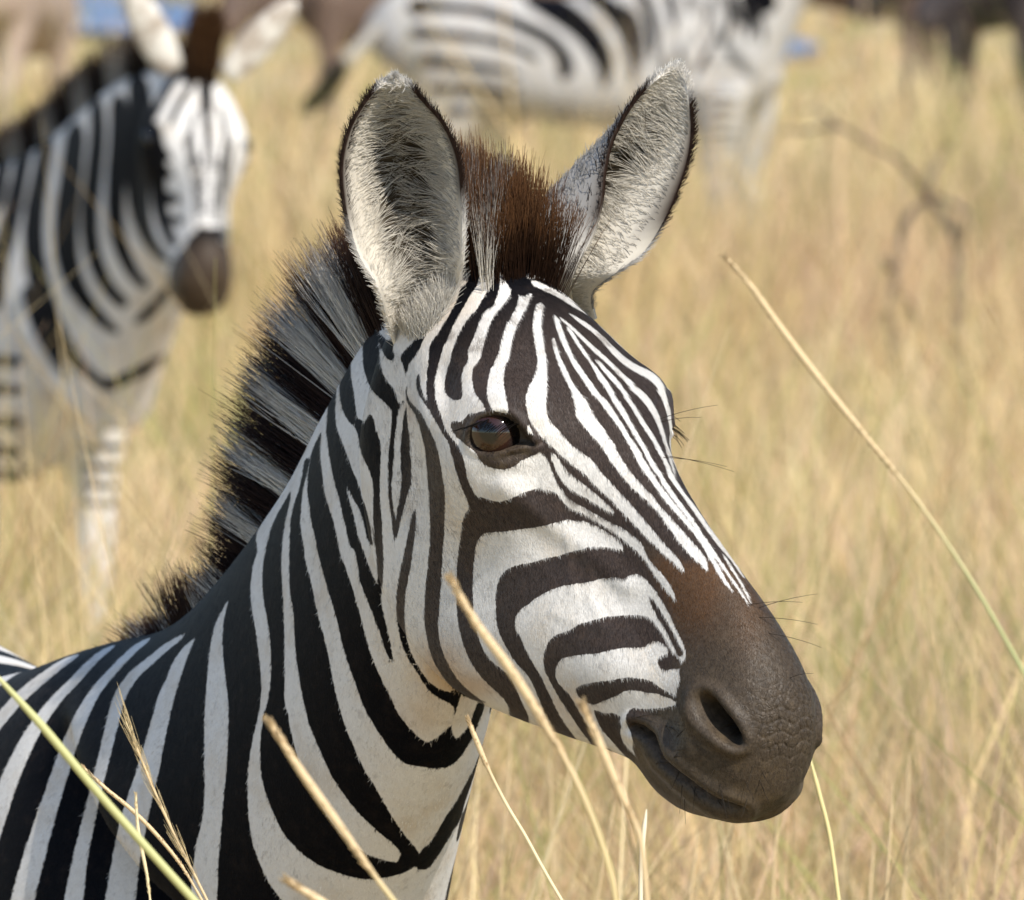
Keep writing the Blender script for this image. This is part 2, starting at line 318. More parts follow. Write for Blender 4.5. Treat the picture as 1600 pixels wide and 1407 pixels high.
white(rows('A',[(490,1330,1390),(560,1300,1385),(650,1285,1370),(750,1280,1370),(850,1295,1385),(950,1310,1400),(1050,1330,1420),(1150,1330,1425),(1250,1295,1430),(1320,1270,1430)],
           'D',[(0,45,215),(100,10,208),(200,10,205),(300,30,210),(380,70,260),(450,110,330),(520,170,390),(580,240,440),(650,310,530),(720,390,640),(800,490,700),(880,590,760),(950,650,830),(1050,760,920)],
           'F',[(200,700,840),(300,790,920),(400,890,1010),(500,985,1090),(600,1090,1180),(700,1190,1270),(760,1260,1312),(815,1318,1330)]))
white(rows('B',[(655,146,172),(700,150,190),(800,170,215),(900,205,255),(1000,240,310),(1100,295,350),(1200,345,420),(1300,370,500)],
           'D',[(100,460,570),(200,475,610),(300,490,665),(360,525,700),(430,585,760),(500,650,800),(580,720,860),(650,770,890),(720,810,930),(800,870,985),(900,950,1060),(1000,1030,1150)],
           'F',[(200,990,1080),(270,1065,1122),(350,1135,1200),(450,1200,1290),(550,1270,1380),(650,1350,1470),(720,1420,1510),(780,1490,1527),(808,1515,1524)]))
white(rows('B',[(415,155,180),(450,165,215),(550,190,250),(650,225,285),(750,265,325),(850,320,370),(950,370,440),(1050,440,510),(1150,510,585),(1250,570,650)],
           'D',[(100,660,730),(200,740,820),(300,810,880),(400,890,950),(500,950,1002),(600,1010,1080),(700,1060,1130),(800,1110,1190)],
           'G',[(0,300,370),(100,370,430),(200,440,510),(300,520,590),(400,610,670),(500,700,752),(600,780,830),(700,850,902),(800,900,952),(900,960,1012),(1000,1015,1060),(1080,1075,1110),(1130,1125,1133)]))
white(brush('B',[(300,540,25),(352,600,32),(408,700,36),(480,800,38),(540,890,20),(592,960,38),(645,1050,55),(720,1150,60),(778,1250,52)],
            'D',[(825,100,42),(895,200,55),(957,300,50),(1015,400,42),(1070,500,46),(1135,600,42),(1187,700,44),(1240,800,48)],
            'G',[(430,0,40),(482,100,44),(555,200,40),(625,300,40),(705,400,38),(777,500,36),(840,600,32),(907,700,34),(980,800,32),(1045,900,25),(1115,1000,24),(1185,1100,22),(1252,1200,18),(1292,1278,3)]))
white(brush('B',[(600,880,15),(630,905,34),(710,1000,46),(805,1100,52),(885,1200,42),(950,1300,46)],
            'D',[(950,100,36),(1025,200,42),(1085,300,42),(1145,400,42),(1215,500,42),(1267,600,38),(1322,700,38),(1370,800,36)],
            'G',[(525,0,50),(590,100,36),(660,200,34),(735,300,42),(805,400,42),(875,500,42),(947,600,40),(1030,700,48),(1120,800,48),(1180,900,34),(1215,960,20),(1235,1000,3)]))
white(brush('G',[(1030,765,3),(1055,800,16),(1115,900,22),(1182,1000,20),(1238,1100,20),(1290,1200,16),(1308,1250,2)]))
white(brush('B',[(230,440,12),(300,500,28),(420,610,30),(530,720,40),(640,820,44),(720,890,42),(800,970,42),(900,1070,50),(1000,1160,62)],
            'D',[(1000,10,50),(1120,100,70),(1200,200,64),(1255,300,58),(1295,400,44),(1325,500,38),(1358,600,30),(1385,700,26),(1415,800,22),(1440,880,3)]))
white(brush('B',[(330,400,10),(430,470,40),(560,560,40),(650,640,44),(760,760,58),(870,870,66),(1000,960,72),(1150,1030,80),(1250,1110,78),(1312,1230,64)],
            'D',[(1290,30,80),(1340,140,48),(1375,260,40),(1392,360,30),(1404,440,26),(1416,520,36),(1428,620,36),(1440,740,20),(1450,800,3)]))
white(brush('B',[(-60,70,50),(0,100,60),(150,165,58),(280,240,54),(380,310,48),(480,372,34),(545,415,14)]))
white(brush('B',[(-110,20,60),(0,-10,70),(120,40,50),(210,100,36),(260,140,8)]))
white(brush('A',[(1090,95,30),(1180,110,60),(1290,160,62),(1420,230,60),(1520,290,40)]))
white(px('D',[(250,640),(300,690),(350,760),(400,830),(480,900),(560,960),(640,1020),(720,1090),(790,1150),(858,1222),(850,1245),(760,1200),(650,1130),(540,1070),(450,1020),(380,960),(330,890),(300,830),(270,760),(248,700)]))
white(brush('F',[(290,130,40),(322,205,48),(400,270,58),(480,310,62),(600,380,60),(700,440,68),(800,490,74),(880,550,78),(950,610,76),(990,680,40),(1030,730,26),(1070,790,40),(1120,850,60),(1170,920,58),(1220,990,42),(1262,1065,4)]))
# curved bands of the cheek
dark(px('E',[(900,200),(985,190),(1080,215),(1180,240),(1260,215),(1330,180),(1400,150),(1470,130),(1540,118)])+px('F',[(60,120),(140,120),(210,145),(260,160),(295,200),(335,262),(400,300),(500,340),(600,400),(680,450),(760,500),(850,590),(840,640),(815,632),(818,600),(790,560),(720,510),(650,470),(580,430),(520,403),(430,395),(350,385),(280,400),(200,430),(100,450)])
     +px('E',[(1400,460),(1200,490),(1110,490),(1050,500),(1010,530),(985,590),(970,650),(960,750),(955,850),(950,1000)])+px('I',[(960,150),(982,240),(1010,330),(1060,440),(1120,510),(1200,570),(1260,620),(1300,700),(1340,790),(1380,880),(1430,985),(1400,1100),(1250,950),(1250,870),(1220,830),(1170,770),(1110,720),(1040,650),(960,550),(910,460),(870,360),(840,230),(820,100)])
     +px('E',[(815,1050),(818,950),(815,850),(820,750),(830,660),(845,560),(855,480),(865,400),(890,320),(928,300)]))
dark(px('F',[(120,720),(200,700),(280,690),(330,670),(400,650),(470,630),(540,610),(640,610),(720,620),(810,632),(880,620),(1000,740),(1010,880),(960,845),(910,835),(870,850),(830,880),(770,870),(700,870),(620,880),(550,905),(440,920),(330,935),(240,960),(140,1010),(60,1060)])
     +px('E',[(1420,1090),(1370,1120),(1320,1170),(1300,1240),(1310,1320)])+px('I',[(1340,270),(1380,380),(1430,470),(1480,560),(1540,650)])+px('H',[(260,680),(310,760),(340,840),(380,920),(420,990),(470,1060),(520,1130),(560,1175),(520,1260),(330,1150),(300,1010),(260,920),(230,830),(200,760),(170,680),(120,610)])
     +px('I',[(1370,570),(1300,500),(1240,400),(1200,330),(1160,230),(1145,120)])+px('E',[(1140,1050),(1150,940),(1180,860),(1230,800),(1300,770),(1400,750),(1500,730)]))
dark(brush('F',[(1030,1010,4),(1045,1040,24)],'H',[(1172,0,40),(1220,100,52),(1288,200,46),(1338,300,52),(1378,380,52),(1410,450,60)]))
dark(px('H',[(330,300),(390,270),(480,240),(560,190),(650,165),(760,135),(860,120),(1000,110),(1100,115),(1150,140),(1200,190),(1240,250),(1290,330),(1330,410),(1365,445),(1420,500),(1400,560),(1340,560),(1280,578),(1230,550),(1210,500),(1230,452),(1300,440),(1305,405),(1270,360),(1230,335),(1180,330),(1140,350),(1110,375),(1080,385),(1000,385),(900,390),(830,405),(760,420),(680,440),(600,440),(520,455),(450,465),(400,490),(370,540),(360,600),(370,660),(410,710),(470,760),(510,830),(550,900),(600,980),(640,1050),(670,1110),(710,1180),(740,1260),(690,1260),(640,1160),(590,1100),(540,1030),(490,950),(430,860),(370,770),(320,670),(280,600),(258,510),(265,430),(290,360)]))
dark(px('H',[(520,730),(570,700),(650,680),(750,665),(850,655),(930,635),(1000,635),(1080,645),(1150,660),(1200,690),(1250,730),(1310,760),(1400,790),(1380,840),(1320,815),(1260,790),(1200,767),(1120,762),(1040,742),(950,742),(890,780),(840,800),(760,830),(690,862),(640,850),(600,830),(540,780)]))
white(px('H',[(1262,800),(1340,808),(1352,860),(1290,882),(1240,885)]))
dark(px('H',[(680,895),(760,930),(850,930),(910,960),(890,1000),(920,1040),(900,1080),(910,1140),(940,1200),(1000,1260),(1075,1340),(1060,1420),(850,1400),(770,1230),(790,1212),(850,1262),(920,1302),(942,1285),(870,1210),(820,1150),(760,1090),(720,1020),(690,950)]))
# skin round the eye
dark(px('C',[(690,700),(700,660),(740,655),(790,670),(850,620),(890,570),(930,580),(1000,560),(1080,545),(1150,550),(1250,570),(1330,580),(1400,640),(1440,700),(1490,780),(1600,870),(1640,930),(1600,1000),(1440,1060),(1400,1090),(1340,1140),(1250,1160),(1150,1150),(1060,1120),(990,1070),(960,980),(880,930),(780,840),(720,780)]))
white(px('C',[(1490,690),(1510,698),(1548,765),(1542,795),(1508,772),(1490,730)]))

def chaikin(P, n=1):
    P = np.asarray(P, float)
    for _ in range(n):
        Q = np.roll(P,-1,0)
        P = np.stack([P*.75+Q*.25, P*.25+Q*.75],1).reshape(-1,2)
    return P
def poly_sd(P, X):
    """signed distance (negative inside) of points X to closed outline P"""
    A = P; B = np.roll(P,-1,0)
    out = np.empty(len(X))
    for s in range(0,len(X),20000):
        x = X[s:s+20000]
        e = (B-A)[None]; w = x[:,None]-A[None]
        t = np.clip((w*e).sum(2)/np.maximum((e*e).sum(2),1e-9),0,1)
        d2 = ((w-e*t[...,None])**2).sum(2).min(1)
        c = (A[None,:,1]>x[:,None,1]) != (B[None,:,1]>x[:,None,1])
        den = np.where(np.abs(e[...,1])<1e-9,1e-9,e[...,1])
        xi = A[None,:,0]+(x[:,None,1]-A[None,:,1])*e[...,0]/den
        ins = ((c & (x[:,None,0]<xi)).sum(1)%2)==1
        out[s:s+20000] = np.sqrt(d2)*np.where(ins,-1,1)
    return out
def coat_sd(X, pat=None, margin=25.0):
    """signed distance to the dark coat (negative = dark), in photograph pixels"""
    d = np.full(len(X), margin)
    for sg, o in (PAT if pat is None else pat):
        P = chaikin(o)
        lo, hi = P.min(0)-margin, P.max(0)+margin
        m = np.where((X>lo).all(1)&(X<hi).all(1))[0]
        if len(m)==0: continue
        sd = poly_sd(P, X[m])
        d[m] = np.minimum(d[m],sd) if sg>0 else np.maximum(d[m],-sd)
    return np.clip(d,-margin,margin)
# ---------------------------------------------------------------- the grazing zebra in front: frames
PSI = math.radians(67.0)
BF = np.array([math.cos(PSI),-math.sin(PSI),0.0])       # body forward
BS = np.array([-math.sin(PSI),-math.cos(PSI),0.0])      # body side that faces us
BZ = np.array([0,0,1.0])
POLL = at_y(815,432,9.80)
cv = lambda x,y,z: RIGHT*x-UP*y+FWD*z
HN = norm(cv(.458,.770,-.444))                          # along the face
HL = cv(.761,-.080,.644); HL = norm(HL-HN*np.dot(HL,HN))  # towards the far side
HD = norm(np.cross(HN,HL)); HD = HD if np.dot(HD,UP)>0 else -HD
def hp(u,v,l=0.0): return POLL + HN*u + HD*v - HL*l     # l > 0: near side
def hloc(P):
    d = np.asarray(P)-POLL; return np.stack([d@HN, d@HD, -(d@HL)],-1)
def bplane(x,y): return on_plane(x,y,POLL,BS)
WITH = bplane(280,980)
def bloc(P):
    d = np.asarray(P)-WITH; return np.stack([d@BF, d@BZ, d@BS],-1)

# head sections:  u, top, bottom, widths at 12/30/55/80/95 % of the height
HEAD = [(-.060,-.060,-.170,.025,.035,.035,.03,.015),
 (-.030,-.020,-.215,.045,.060,.062,.050,.030),
 (.00,.002,-.250,.055,.075,.072,.062,.042),
 (.05,.014,-.280,.072,.092,.078,.070,.050),
 (.10,.020,-.300,.086,.107,.082,.073,.055),
 (.14,.023,-.308,.086,.110,.086,.076,.056),
 (.19,.026,-.306,.063,.090,.082,.076,.056),
 (.24,.028,-.288,.042,.061,.083,.080,.056),
 (.29,.030,-.256,.034,.047,.078,.075,.050),
 (.34,.033,-.218,.033,.044,.069,.067,.045),
 (.39,.036,-.178,.035,.046,.061,.058,.040),
 (.42,.035,-.158,.037,.051,.056,.052,.037),
 (.45,.031,-.158,.040,.054,.057,.048,.033),
 (.48,.021,-.146,.040,.055,.057,.045,.030),
 (.505,.003,-.124,.034,.047,.050,.041,.028),
 (.520,-.018,-.106,.025,.036,.040,.034,.023),
 (.531,-.040,-.090,.015,.023,.025,.022,.014),
 (.536,-.053,-.078,.007,.010,.011,.010,.006)]
def head_rings(tab, n_u=60, n_a=48):
    T = cr(tab,n_u); fr = np.array([0,.03,.12,.30,.55,.80,.95,1.0])
    R = []
    for r in T:
        u,vt,vb = r[:3]; h = vt-vb
        ws = np.concatenate([[0],[r[3]*.52],r[3:8],[0]])
        prof = np.stack([ws, vt-fr*h],1)
        prof = cr(prof, 25)                              # down the near side
        far = prof[1:-1][::-1]*np.array([-1,1])
        P = np.vstack([prof,far])
        R.append(np.array([hp(u,y,x) for x,y in P]))
    return np.array(R)
head_v, head_f = tube_mesh(head_rings(HEAD))

# neck sections: crest pixel, throat pixel, half width (both pixels lie on the zebra's mid plane)
NECK = [((770,470),(800,900),.055),((700,455),(762,1000),.066),((612,500),(722,1075),.074),((545,620),(703,1135),.080),
        ((487,735),(690,1190),.088),((415,850),(664,1262),.100),((350,938),(634,1340),.118),((290,978),(596,1440),.140),((230,990),(560,1560),.165)]
rings = []
tabN = cr([[*bplane(*d),*bplane(*v),w] for d,v,w in NECK], 40)
for r in tabN:
    D,V,w = r[:3],r[3:6],r[6]
    c = D*.45+V*.55; e2 = norm(D-V)
    hu = np.linalg.norm(D-c); hd = np.linalg.norm(V-c)
    k = len(rings)/39.0; rings.append(oval(c,BS,e2,w,hu,hd,40,1.0,-.25+.33*k))
neck_v, neck_f = tube_mesh(rings)
# trunk sections: distance in front of the withers, top, bottom (from the withers), half width
TRUNK = [(.33,-.36,-.50,.05),(.27,-.28,-.58,.10),(.18,-.18,-.64,.14),(.09,-.08,-.68,.175),(0,-.012,-.70,.198),(-.12,-.022,-.71,.212),(-.26,-.052,-.70,.225),
         (-.5,-.085,-.68,.25),(-.75,-.065,-.63,.26),(-.95,-.04,-.57,.245),(-1.1,-.05,-.50,.205),(-1.2,-.13,-.42,.13),(-1.245,-.22,-.34,.05)]
rings = []
for a,zt,zb,w in cr(TRUNK,60):
    c = WITH + BF*a + BZ*(zt*.5+zb*.5)
    rings.append(oval(c,BS,BZ,w,(zt-zb)/2,(zt-zb)/2,48,.80,-.10))
trunk_v, trunk_f = tube_mesh(rings)
def leg_parts(side, a, hind):
    """tapered leg down to a hoof on the ground; side +1 faces us"""
    g = -WITH[2]
    if not hind:
        T = [(a,-.40,.04,.06),(a+.02,-.55,.066,.085),(a+.0,-.70,.052,.062),(a+.01,-.86,.04,.042),(a-.005,-.95,.034,.034),(a,g+.14,.030,.030),(a+.015,g+.08,.034,.036),(a+.035,g+.05,.036,.042),(a+.05,g+.005,.042,.055)]
    else:
        T = [(a+.10,-.35,.12,.17),(a+.12,-.52,.09,.13),(a+.05,-.66,.06,.075),(a-.06,-.80,.042,.05),(a-.07,-.90,.037,.042),(a-.04,g+.14,.032,.033),(a-.02,g+.08,.035,.037),(a,g+.05,.037,.043),(a+.02,g+.005,.043,.056)]
    rr = []
    for x,z,w,d in cr(T,40):
        rr.append(oval(WITH+BF*x+BZ*z+BS*side*(.115 if not hind else .14),BS,BF,w,d,d,20))
    return tube_mesh(rr)
legs = [leg_parts(1,.12,0),leg_parts(-1,.14,0),leg_parts(1,-1.0,1),leg_parts(-1,-.93,1)]
# ---------------------------------------------------------------- strands of hair
def strands(P0, P1, P2, w0, w1, C0, C1, nseg=3, mid=.6, sp=.35):
    """3-sided tapered hairs along quadratic curves; P* n x 3, C* n x 3 -> V, F, col"""
    n = len(P0); ts = np.linspace(0,1,nseg+1)
    d = P2-P0; d /= np.linalg.norm(d,axis=1,keepdims=True)+1e-9
    ref = np.tile([.31,.87,.38],(n,1)); a = np.cross(d,ref); a /= np.linalg.norm(a,axis=1,keepdims=True)+1e-9; b = np.cross(d,a)
    V = np.empty((n,nseg+1,3,3)); K = np.empty((n,nseg+1,3,4)); K[...,3] = 1
    w0 = np.broadcast_to(w0,(n,)); w1 = np.broadcast_to(w1,(n,))
    for i,t in enumerate(ts):
        c = P0*(1-t)**2 + P1*2*t*(1-t) + P2*t*t
        w = (w0*(1-t)+w1*t)[:,None]
        tt = smooth(mid-sp,mid+sp,t)
        for k in range(3):
            an = k*2*math.pi/3
            V[:,i,k] = c + (a*math.cos(an)+b*math.sin(an))*w*.5
            K[:,i,k,:3] = C0*(1-tt)+C1*tt
    V = V.reshape(-1,3); K = K.reshape(-1,4)
    base = (np.arange(n)*(nseg+1)*3)[:,None,None,None]
    i = np.arange(nseg)[None,:,None,None]*3
    k = np.arange(3)[None,None,:,None]; k2 = (k+1)%3
    F = np.concatenate([base+i+k, base+i+k2, base+i+3+k2, base+i+3+k],-1).reshape(-1,4)
    return V,F,K
def strand_mesh(name, mat_, groups):
    Vs,Fs,Ks,o = [],[],[],0
    for V,F,K in groups: Vs.append(V); Fs.append(F+o); Ks.append(K); o += len(V)
    me = new_mesh(name, np.vstack(Vs), np.vstack(Fs), mat_)
    add_attr(me,'col',np.vstack(Ks),'FLOAT_COLOR')
    return me

# ---------------------------------------------------------------- one continuous hide
BV, BFc = join_vf([(head_v,head_f),(neck_v,neck_f),(trunk_v,trunk_f)]+legs)
zme = remesh(BV,BFc,.0052,5)
bm = bmesh.new(); bm.from_mesh(zme)
hn_,hl_,hd_,pl_ = Vector(HN),Vector(HL),Vector(HD),Vector(POLL)
def pick(test):
    es = set()
    for f in bm.faces:
        d = f.verts[0].co-pl_; u = d.dot(hn_)
        if u > -.03 and test(u,d.dot(hd_),abs(d.dot(hl_))): es.update(f.edges)
    return list(es)
bmesh.ops.subdivide_edges(bm, edges=pick(lambda u,v,l: l<.14 and -.32<v<.06 and (u>.12 or v>-.2)), cuts=1, use_grid_fill=True)
bmesh.ops.subdivide_edges(bm, edges=pick(lambda u,v,l: l<.075 and u>.02 and -.05<v<.06), cuts=1, use_grid_fill=True)
bm.to_mesh(zme); bm.free()
zme.shade_smooth()
Z = verts(zme)
# soften the joins between neck, chest and trunk (the head keeps its form)
hz = hloc(Z); bz = bloc(Z)
soft = smooth(.02,-.10,hz[:,0]-np.maximum(0,-.30-hz[:,1])*3)*smooth(.0,-.06,bz[:,1]-.22)*(bz[:,1]>-.75)
so = link('soften',zme); vg = so.vertex_groups.new(name='soft'); lv = np.round(soft*10).astype(int)
for k in range(1,11): vg.add(np.where(lv==k)[0].tolist(),k/10,'REPLACE')
ms = so.modifiers.new('s','SMOOTH'); ms.vertex_group = 'soft'; ms.factor = .7; ms.iterations = 150
out = bpy.data.meshes.new_from_object(so.evaluated_get(bpy.context.evaluated_depsgraph_get()))
bpy.data.objects.remove(so); bpy.data.meshes.remove(zme); zme = out; zme.shade_smooth(); Z = verts(zme)
# which vertices belong to the head (mirror plane of the head) and which to the body
bl = bloc(Z); hz = hloc(Z)
near_region = bl[:,0] > -.6
is_head = (hz[:,0] > np.interp(-hz[:,1],[0,.1,.2,.28,.32],[-.04,-.03,0,.05,.14])) & (np.abs(hz[:,2])<.13) & (hz[:,1]>-.325) & (hz[:,1]<.08)
def mirrored(Z):
    h = hloc(Z); b = bloc(Z)
    mh = POLL + np.outer(h[:,0],HN)+np.outer(h[:,1],HD)+np.outer(h[:,2],HL)
    mb = WITH + np.outer(b[:,0],BF)+np.outer(b[:,1],BZ)-np.outer(b[:,2],BS)
    lat = np.where(is_head,h[:,2],b[:,2])
    return np.where(is_head[:,None],mh,mb), lat
MZ, lat = mirrored(Z)
own = project(Z); oth = project(MZ)
QS = np.where((lat>=0)[:,None], own, oth)               # symmetric lookup
nrm = normals(zme)
def g(q, c, r): return np.exp(-(((q-np.array(c))/np.array(r))**2).sum(1))
def line_d(q, pts):
    pts = np.asarray(pts,float); d = np.full(len(q),1e9)
    for a,b in zip(pts[:-1],pts[1:]):
        e = b-a; t = np.clip(((q-a)@e)/(e@e),0,1); d = np.minimum(d, np.linalg.norm(q-a-t[:,None]*e,axis=1))
    return d
hl = hloc(Z)
side = is_head & (np.abs(lat) > .012)
EYE_OPEN = chaikin(px('C',[(925,835),(965,745),(1040,690),(1120,655),(1210,635),(1300,640),(1390,705),(1460,790),(1570,895),(1440,885),(1310,905),(1220,935),(1120,950),(1020,925),(950,885)]),2)
EYE_OPEN = (EYE_OPEN-EYE_OPEN.mean(0))*np.array([1.10,1.22])+EYE_OPEN.mean(0)
NOSTRIL = chaikin([(740+x/2.857,820+y/2.857) for x,y in [(1018,790),(1045,762),(1080,780),(1120,835),(1165,890),(1192,945),(1185,972),(1150,972),(1100,940),(1055,900),(1025,845)]],2)
NOSTRIL = (NOSTRIL-NOSTRIL.mean(0))*1.14+NOSTRIL.mean(0)
MOUTH = [(992,1135),(1006,1140),(1022,1152),(1041,1187),(1065,1212),(1093,1236),(1118,1252),(1160,1266)]
disp = np.zeros(len(Z))
m = is_head
q = QS
disp += m*(.010*g(q,(800,632),(62,40)) + .004*g(q,(850,680),(40,40)))          # brow ridge
disp += m*(-.006*g(q,(690,600),(22,40)))                                        # hollow above the jaw joint
disp += m*(.006*g(q,(668,640),(22,60)))                                         # jaw joint ridge
disp += side*m*(.0045*np.exp(-(line_d(q,[(790,760),(860,815),(930,865),(985,915)])/20)**2))  # cheek bone
disp += side*m*(.008*g(q,(910,930),(75,75)) + .006*g(q,(960,1040),(60,60)))     # cheek teeth
disp += side*m*(-.004*g(q,(760,900),(45,90)))
for pts,a,r in (([(893,835),(890,880),(905,930)],.0009,9),([(925,880),(930,940),(950,985)],.0009,9),([(870,960),(920,980),(960,985)],.0008,9)):
    disp += side*m*a*np.exp(-(line_d(q,pts)/r)**2)                              # veins
disp += m*(-.011*np.exp(-(line_d(q,MOUTH)/4.6)**2) + .004*np.exp(-((line_d(q,MOUTH)-15)/9)**2))*(hl[:,0]>.38)
disp += m*(hl[:,0]>.38)*(.005*g(q,(1060,1175),(40,30)))
selE = np.where(side & (np.abs(q-np.array([775,680])).max(1)<90))[0]
sdE = poly_sd(EYE_OPEN,q[selE])
disp[selE] += .0035*np.exp(-((sdE-5)/6)**2) - .013*smooth(1.5,-5,sdE) + .004*g(q[selE],(790,722),(34,14))
disp[selE] += -.0022*np.exp(-((line_d(q[selE],[(738,697),(760,712),(790,714),(822,705),(850,690)]))/4)**2)
selN = np.where(side & (hl[:,0]>.38) & (np.abs(q-np.array([1125,1125])).max(1)<110))[0]
sdN = poly_sd(NOSTRIL,q[selN])
disp[selN] += .005*np.exp(-((sdN-9)/10)**2) - .034*smooth(3,-13,sdN)
disp[selN] += .006*g(q[selN],(1082,1118),(16,42))
wrk = is_head*(hl[:,0]>.40)*g(q,(1222,1135),(42,62))
disp += -.0015*wrk*np.maximum(0,np.sin(q[:,0]*.42+1.3*np.sin(q[:,1]*.11)+.5*np.sin(q[:,1]*.31)))**3
disp += -.0009*wrk*np.maximum(0,np.sin(q[:,1]*.33+1.5*np.sin(q[:,0]*.13)))**3
neckm = ~is_head & near_region
disp += neckm*(-.004*np.exp(-(line_d(q,[(610,930),(650,1060),(690,1090)])/14)**2))
Z = Z + nrm*disp[:,None]
# far brow: bring the far orbit out to its outline
zme.vertices.foreach_set('co',Z.astype(np.float32).ravel()); zme.update()
nrm = normals(zme)
# coat pattern: near side and every part that shows take their own place, the hidden far side the mirrored one
view = CAMP-Z; view /= np.linalg.norm(view,axis=1,keepdims=True)
face = (nrm*view).sum(1)
own = project(Z); MZ,lat = mirrored(Z); oth = project(MZ)
inframe = near_region & (own[:,0]>-260)
idx = np.where(inframe)[0]
sd_own = np.full(len(Z),20.0); sd_oth = sd_own.copy()
far = idx[lat[idx]<0]
use_own = idx[(lat[idx]>=0)|(face[idx]>.02)]
sd_own[use_own] = coat_sd(own[use_own])
sd_oth[far] = coat_sd(oth[far])
wgt = np.where(lat>=0,1.0,smooth(.04,.16,face))
sdv = sd_own*wgt+sd_oth*(1-wgt)
# rest of the body (outside the photograph): simple vertical bands bending over the rump
rest = ~inframe
bb = bloc(Z)
ph = bb[:,0]*1.0 + .35*np.maximum(0,-.75-bb[:,0])*(bb[:,1]+.5)
band = np.sin(ph*2*math.pi/.115 + 1.2*np.sin(bb[:,1]*3.0))*14
legband = np.sin(bb[:,1]*2*math.pi/.085)*9
band = np.where(bb[:,1]<-.62,legband,band)
sdv = np.where(rest,band,sdv)
sdv = np.where(bb[:,1] < -WITH[2]+.05, -20, sdv)
add_attr(zme,'sd',sdv)
QS = np.where((lat>=0)[:,None]|(face[:,None]>.1), own, oth)
MUZ = px('F',[(900,560),(1050,600),(1330,740),(1560,720)])+[(1178,900),(1330,960),(1400,1320),(960,1320),(985,1180),(985,1140),(1030,1100),(1045,1090),(1050,1040),(1062,1010),(1040,940),(1005,860)]
muz = np.zeros(len(Z)); mi = np.where(is_head & (hl[:,0]>.22))[0]
muz[mi] = smooth(14,-14,poly_sd(np.array(MUZ),QS[mi]))
ei = np.where(is_head & (np.abs(QS-np.array([775,690])).max(1)<100))[0]
muz[ei] = np.maximum(muz[ei], smooth(6,-4,poly_sd(chaikin(px('C',[(690,660),(850,620),(1080,540),(1330,580),(1490,780),(1640,930),(1440,1080),(1250,1170),(1060,1130),(880,930),(720,790)])),QS[ei])))
add_attr(zme,'muz',muz)
brown = is_head*(.15*g(QS,(775,690),(60,45))*(hl[:,0]<.2)+g(QS,(1080,935),(45,60))+.6*g(QS,(1110,880),(60,40))+.5*g(QS,(1170,960),(30,60))+.7*g(QS,(1050,900),(40,40)))
brown_ = np.clip(brown,0,.8)*(hl[:,0]>.2)
add_attr(zme,'brown',np.clip(brown,0,.8)*((hl[:,0]>.2)|(muz>.3)))
add_attr(zme,'wrinkle', is_head*(hl[:,0]>.3)*(.55*g(QS,(1215,1130),(45,65))+.05*muz*(hl[:,0]>.4)) + is_head*.25*g(QS,(800,720),(40,25)))
warm = np.clip(.9*g(QS,(690,1040),(40,45))+.8*g(QS,(750,1070),(50,22))+.5*g(QS,(640,640),(14,26))+.5*g(QS,(900,1100),(40,30))+.35*g(QS,(660,1120),(60,40))+.35*is_head*g(QS,(690,470),(60,60)),0,1)
add_attr(zme,'warm',warm)
head_tone = is_head*smooth(.0,.10,hl[:,0]-.25*np.maximum(0,-hl[:,1]-.06))*1.0  # dark hair lighter and browner on the head than on the neck
add_attr(zme,'head_tone',head_tone)
zme.materials.clear(); zme.materials.append(M_HIDE)
ZEBRA = bpy.data.objects.new('zebra',None); COL.objects.link(ZEBRA)
ZBASE = Vector((WITH[0]-BF[0]*.4, WITH[1]-BF[1]*.4, 0.0))
ZEBRA.location = ZBASE
bpy.context.view_layer.update()
def child(name, me, parent, **kw):
    """mesh given in world coordinates, parented to the zebra (or to one of its parts)"""
    o = bpy.data.objects.new(name, me); COL.objects.link(o); o.parent = parent
    o.matrix_parent_inverse = parent.matrix_world.inverted()
    for k,v in kw.items(): o[k] = v
    return o
ZEBRA['label'] = 'large sharply striped zebra with head turned aside, dark brown muzzle and upright mane'
ZEBRA['category'] = 'zebra'; ZEBRA['group'] = 'zebras in the dry grass'
body = child('body', zme, ZEBRA)
bvh = BVHTree.FromPolygons([tuple(v) for v in Z], [tuple(p.vertices) for p in zme.polygons])
def hit(x,y):
    d = ray(x,y); r = bvh.ray_cast(Vector(CAMP),Vector(d)); return None if r[0] is None else np.array(r[0])
# ---------------------------------------------------------------- eyes
def eye(sign):
    n_out = norm(-HL*.80 + HD*.42 + HN*.28)
    c = np.array(hit(772,676)) - n_out*.0065 if sign>0 else None
    if sign<0:
        h = hloc(EYE_C); c = hp(h[0],h[1],-h[2]); n_out = n_out + 2*HL*np.dot(-HL,n_out)*-1 if False else norm(HL*.80+HD*.42+HN*.28)
    bmx = bmesh.new(); bmesh.ops.create_uvsphere(bmx,u_segments=40,v_segments=24,radius=.0250)
    me = bpy.data.meshes.new('eye'); bmx.to_mesh(me); bmx.free(); me.shade_smooth(); me.materials.append(M_EYE)
    o = bpy.data.objects.new('eye',me); COL.objects.link(o); o.parent = ZEBRA
    zax = Vector(n_out); xax = (Vector(HN)-zax*zax.dot(Vector(HN))).normalized(); yax = zax.cross(xax)
    M = Matrix((xax,yax,zax)).transposed().to_4x4(); M.translation = Vector(c) - Vector(ZBASE)
    o.matrix_local = M
    return c
EYE_C = eye(1); eye(-1)

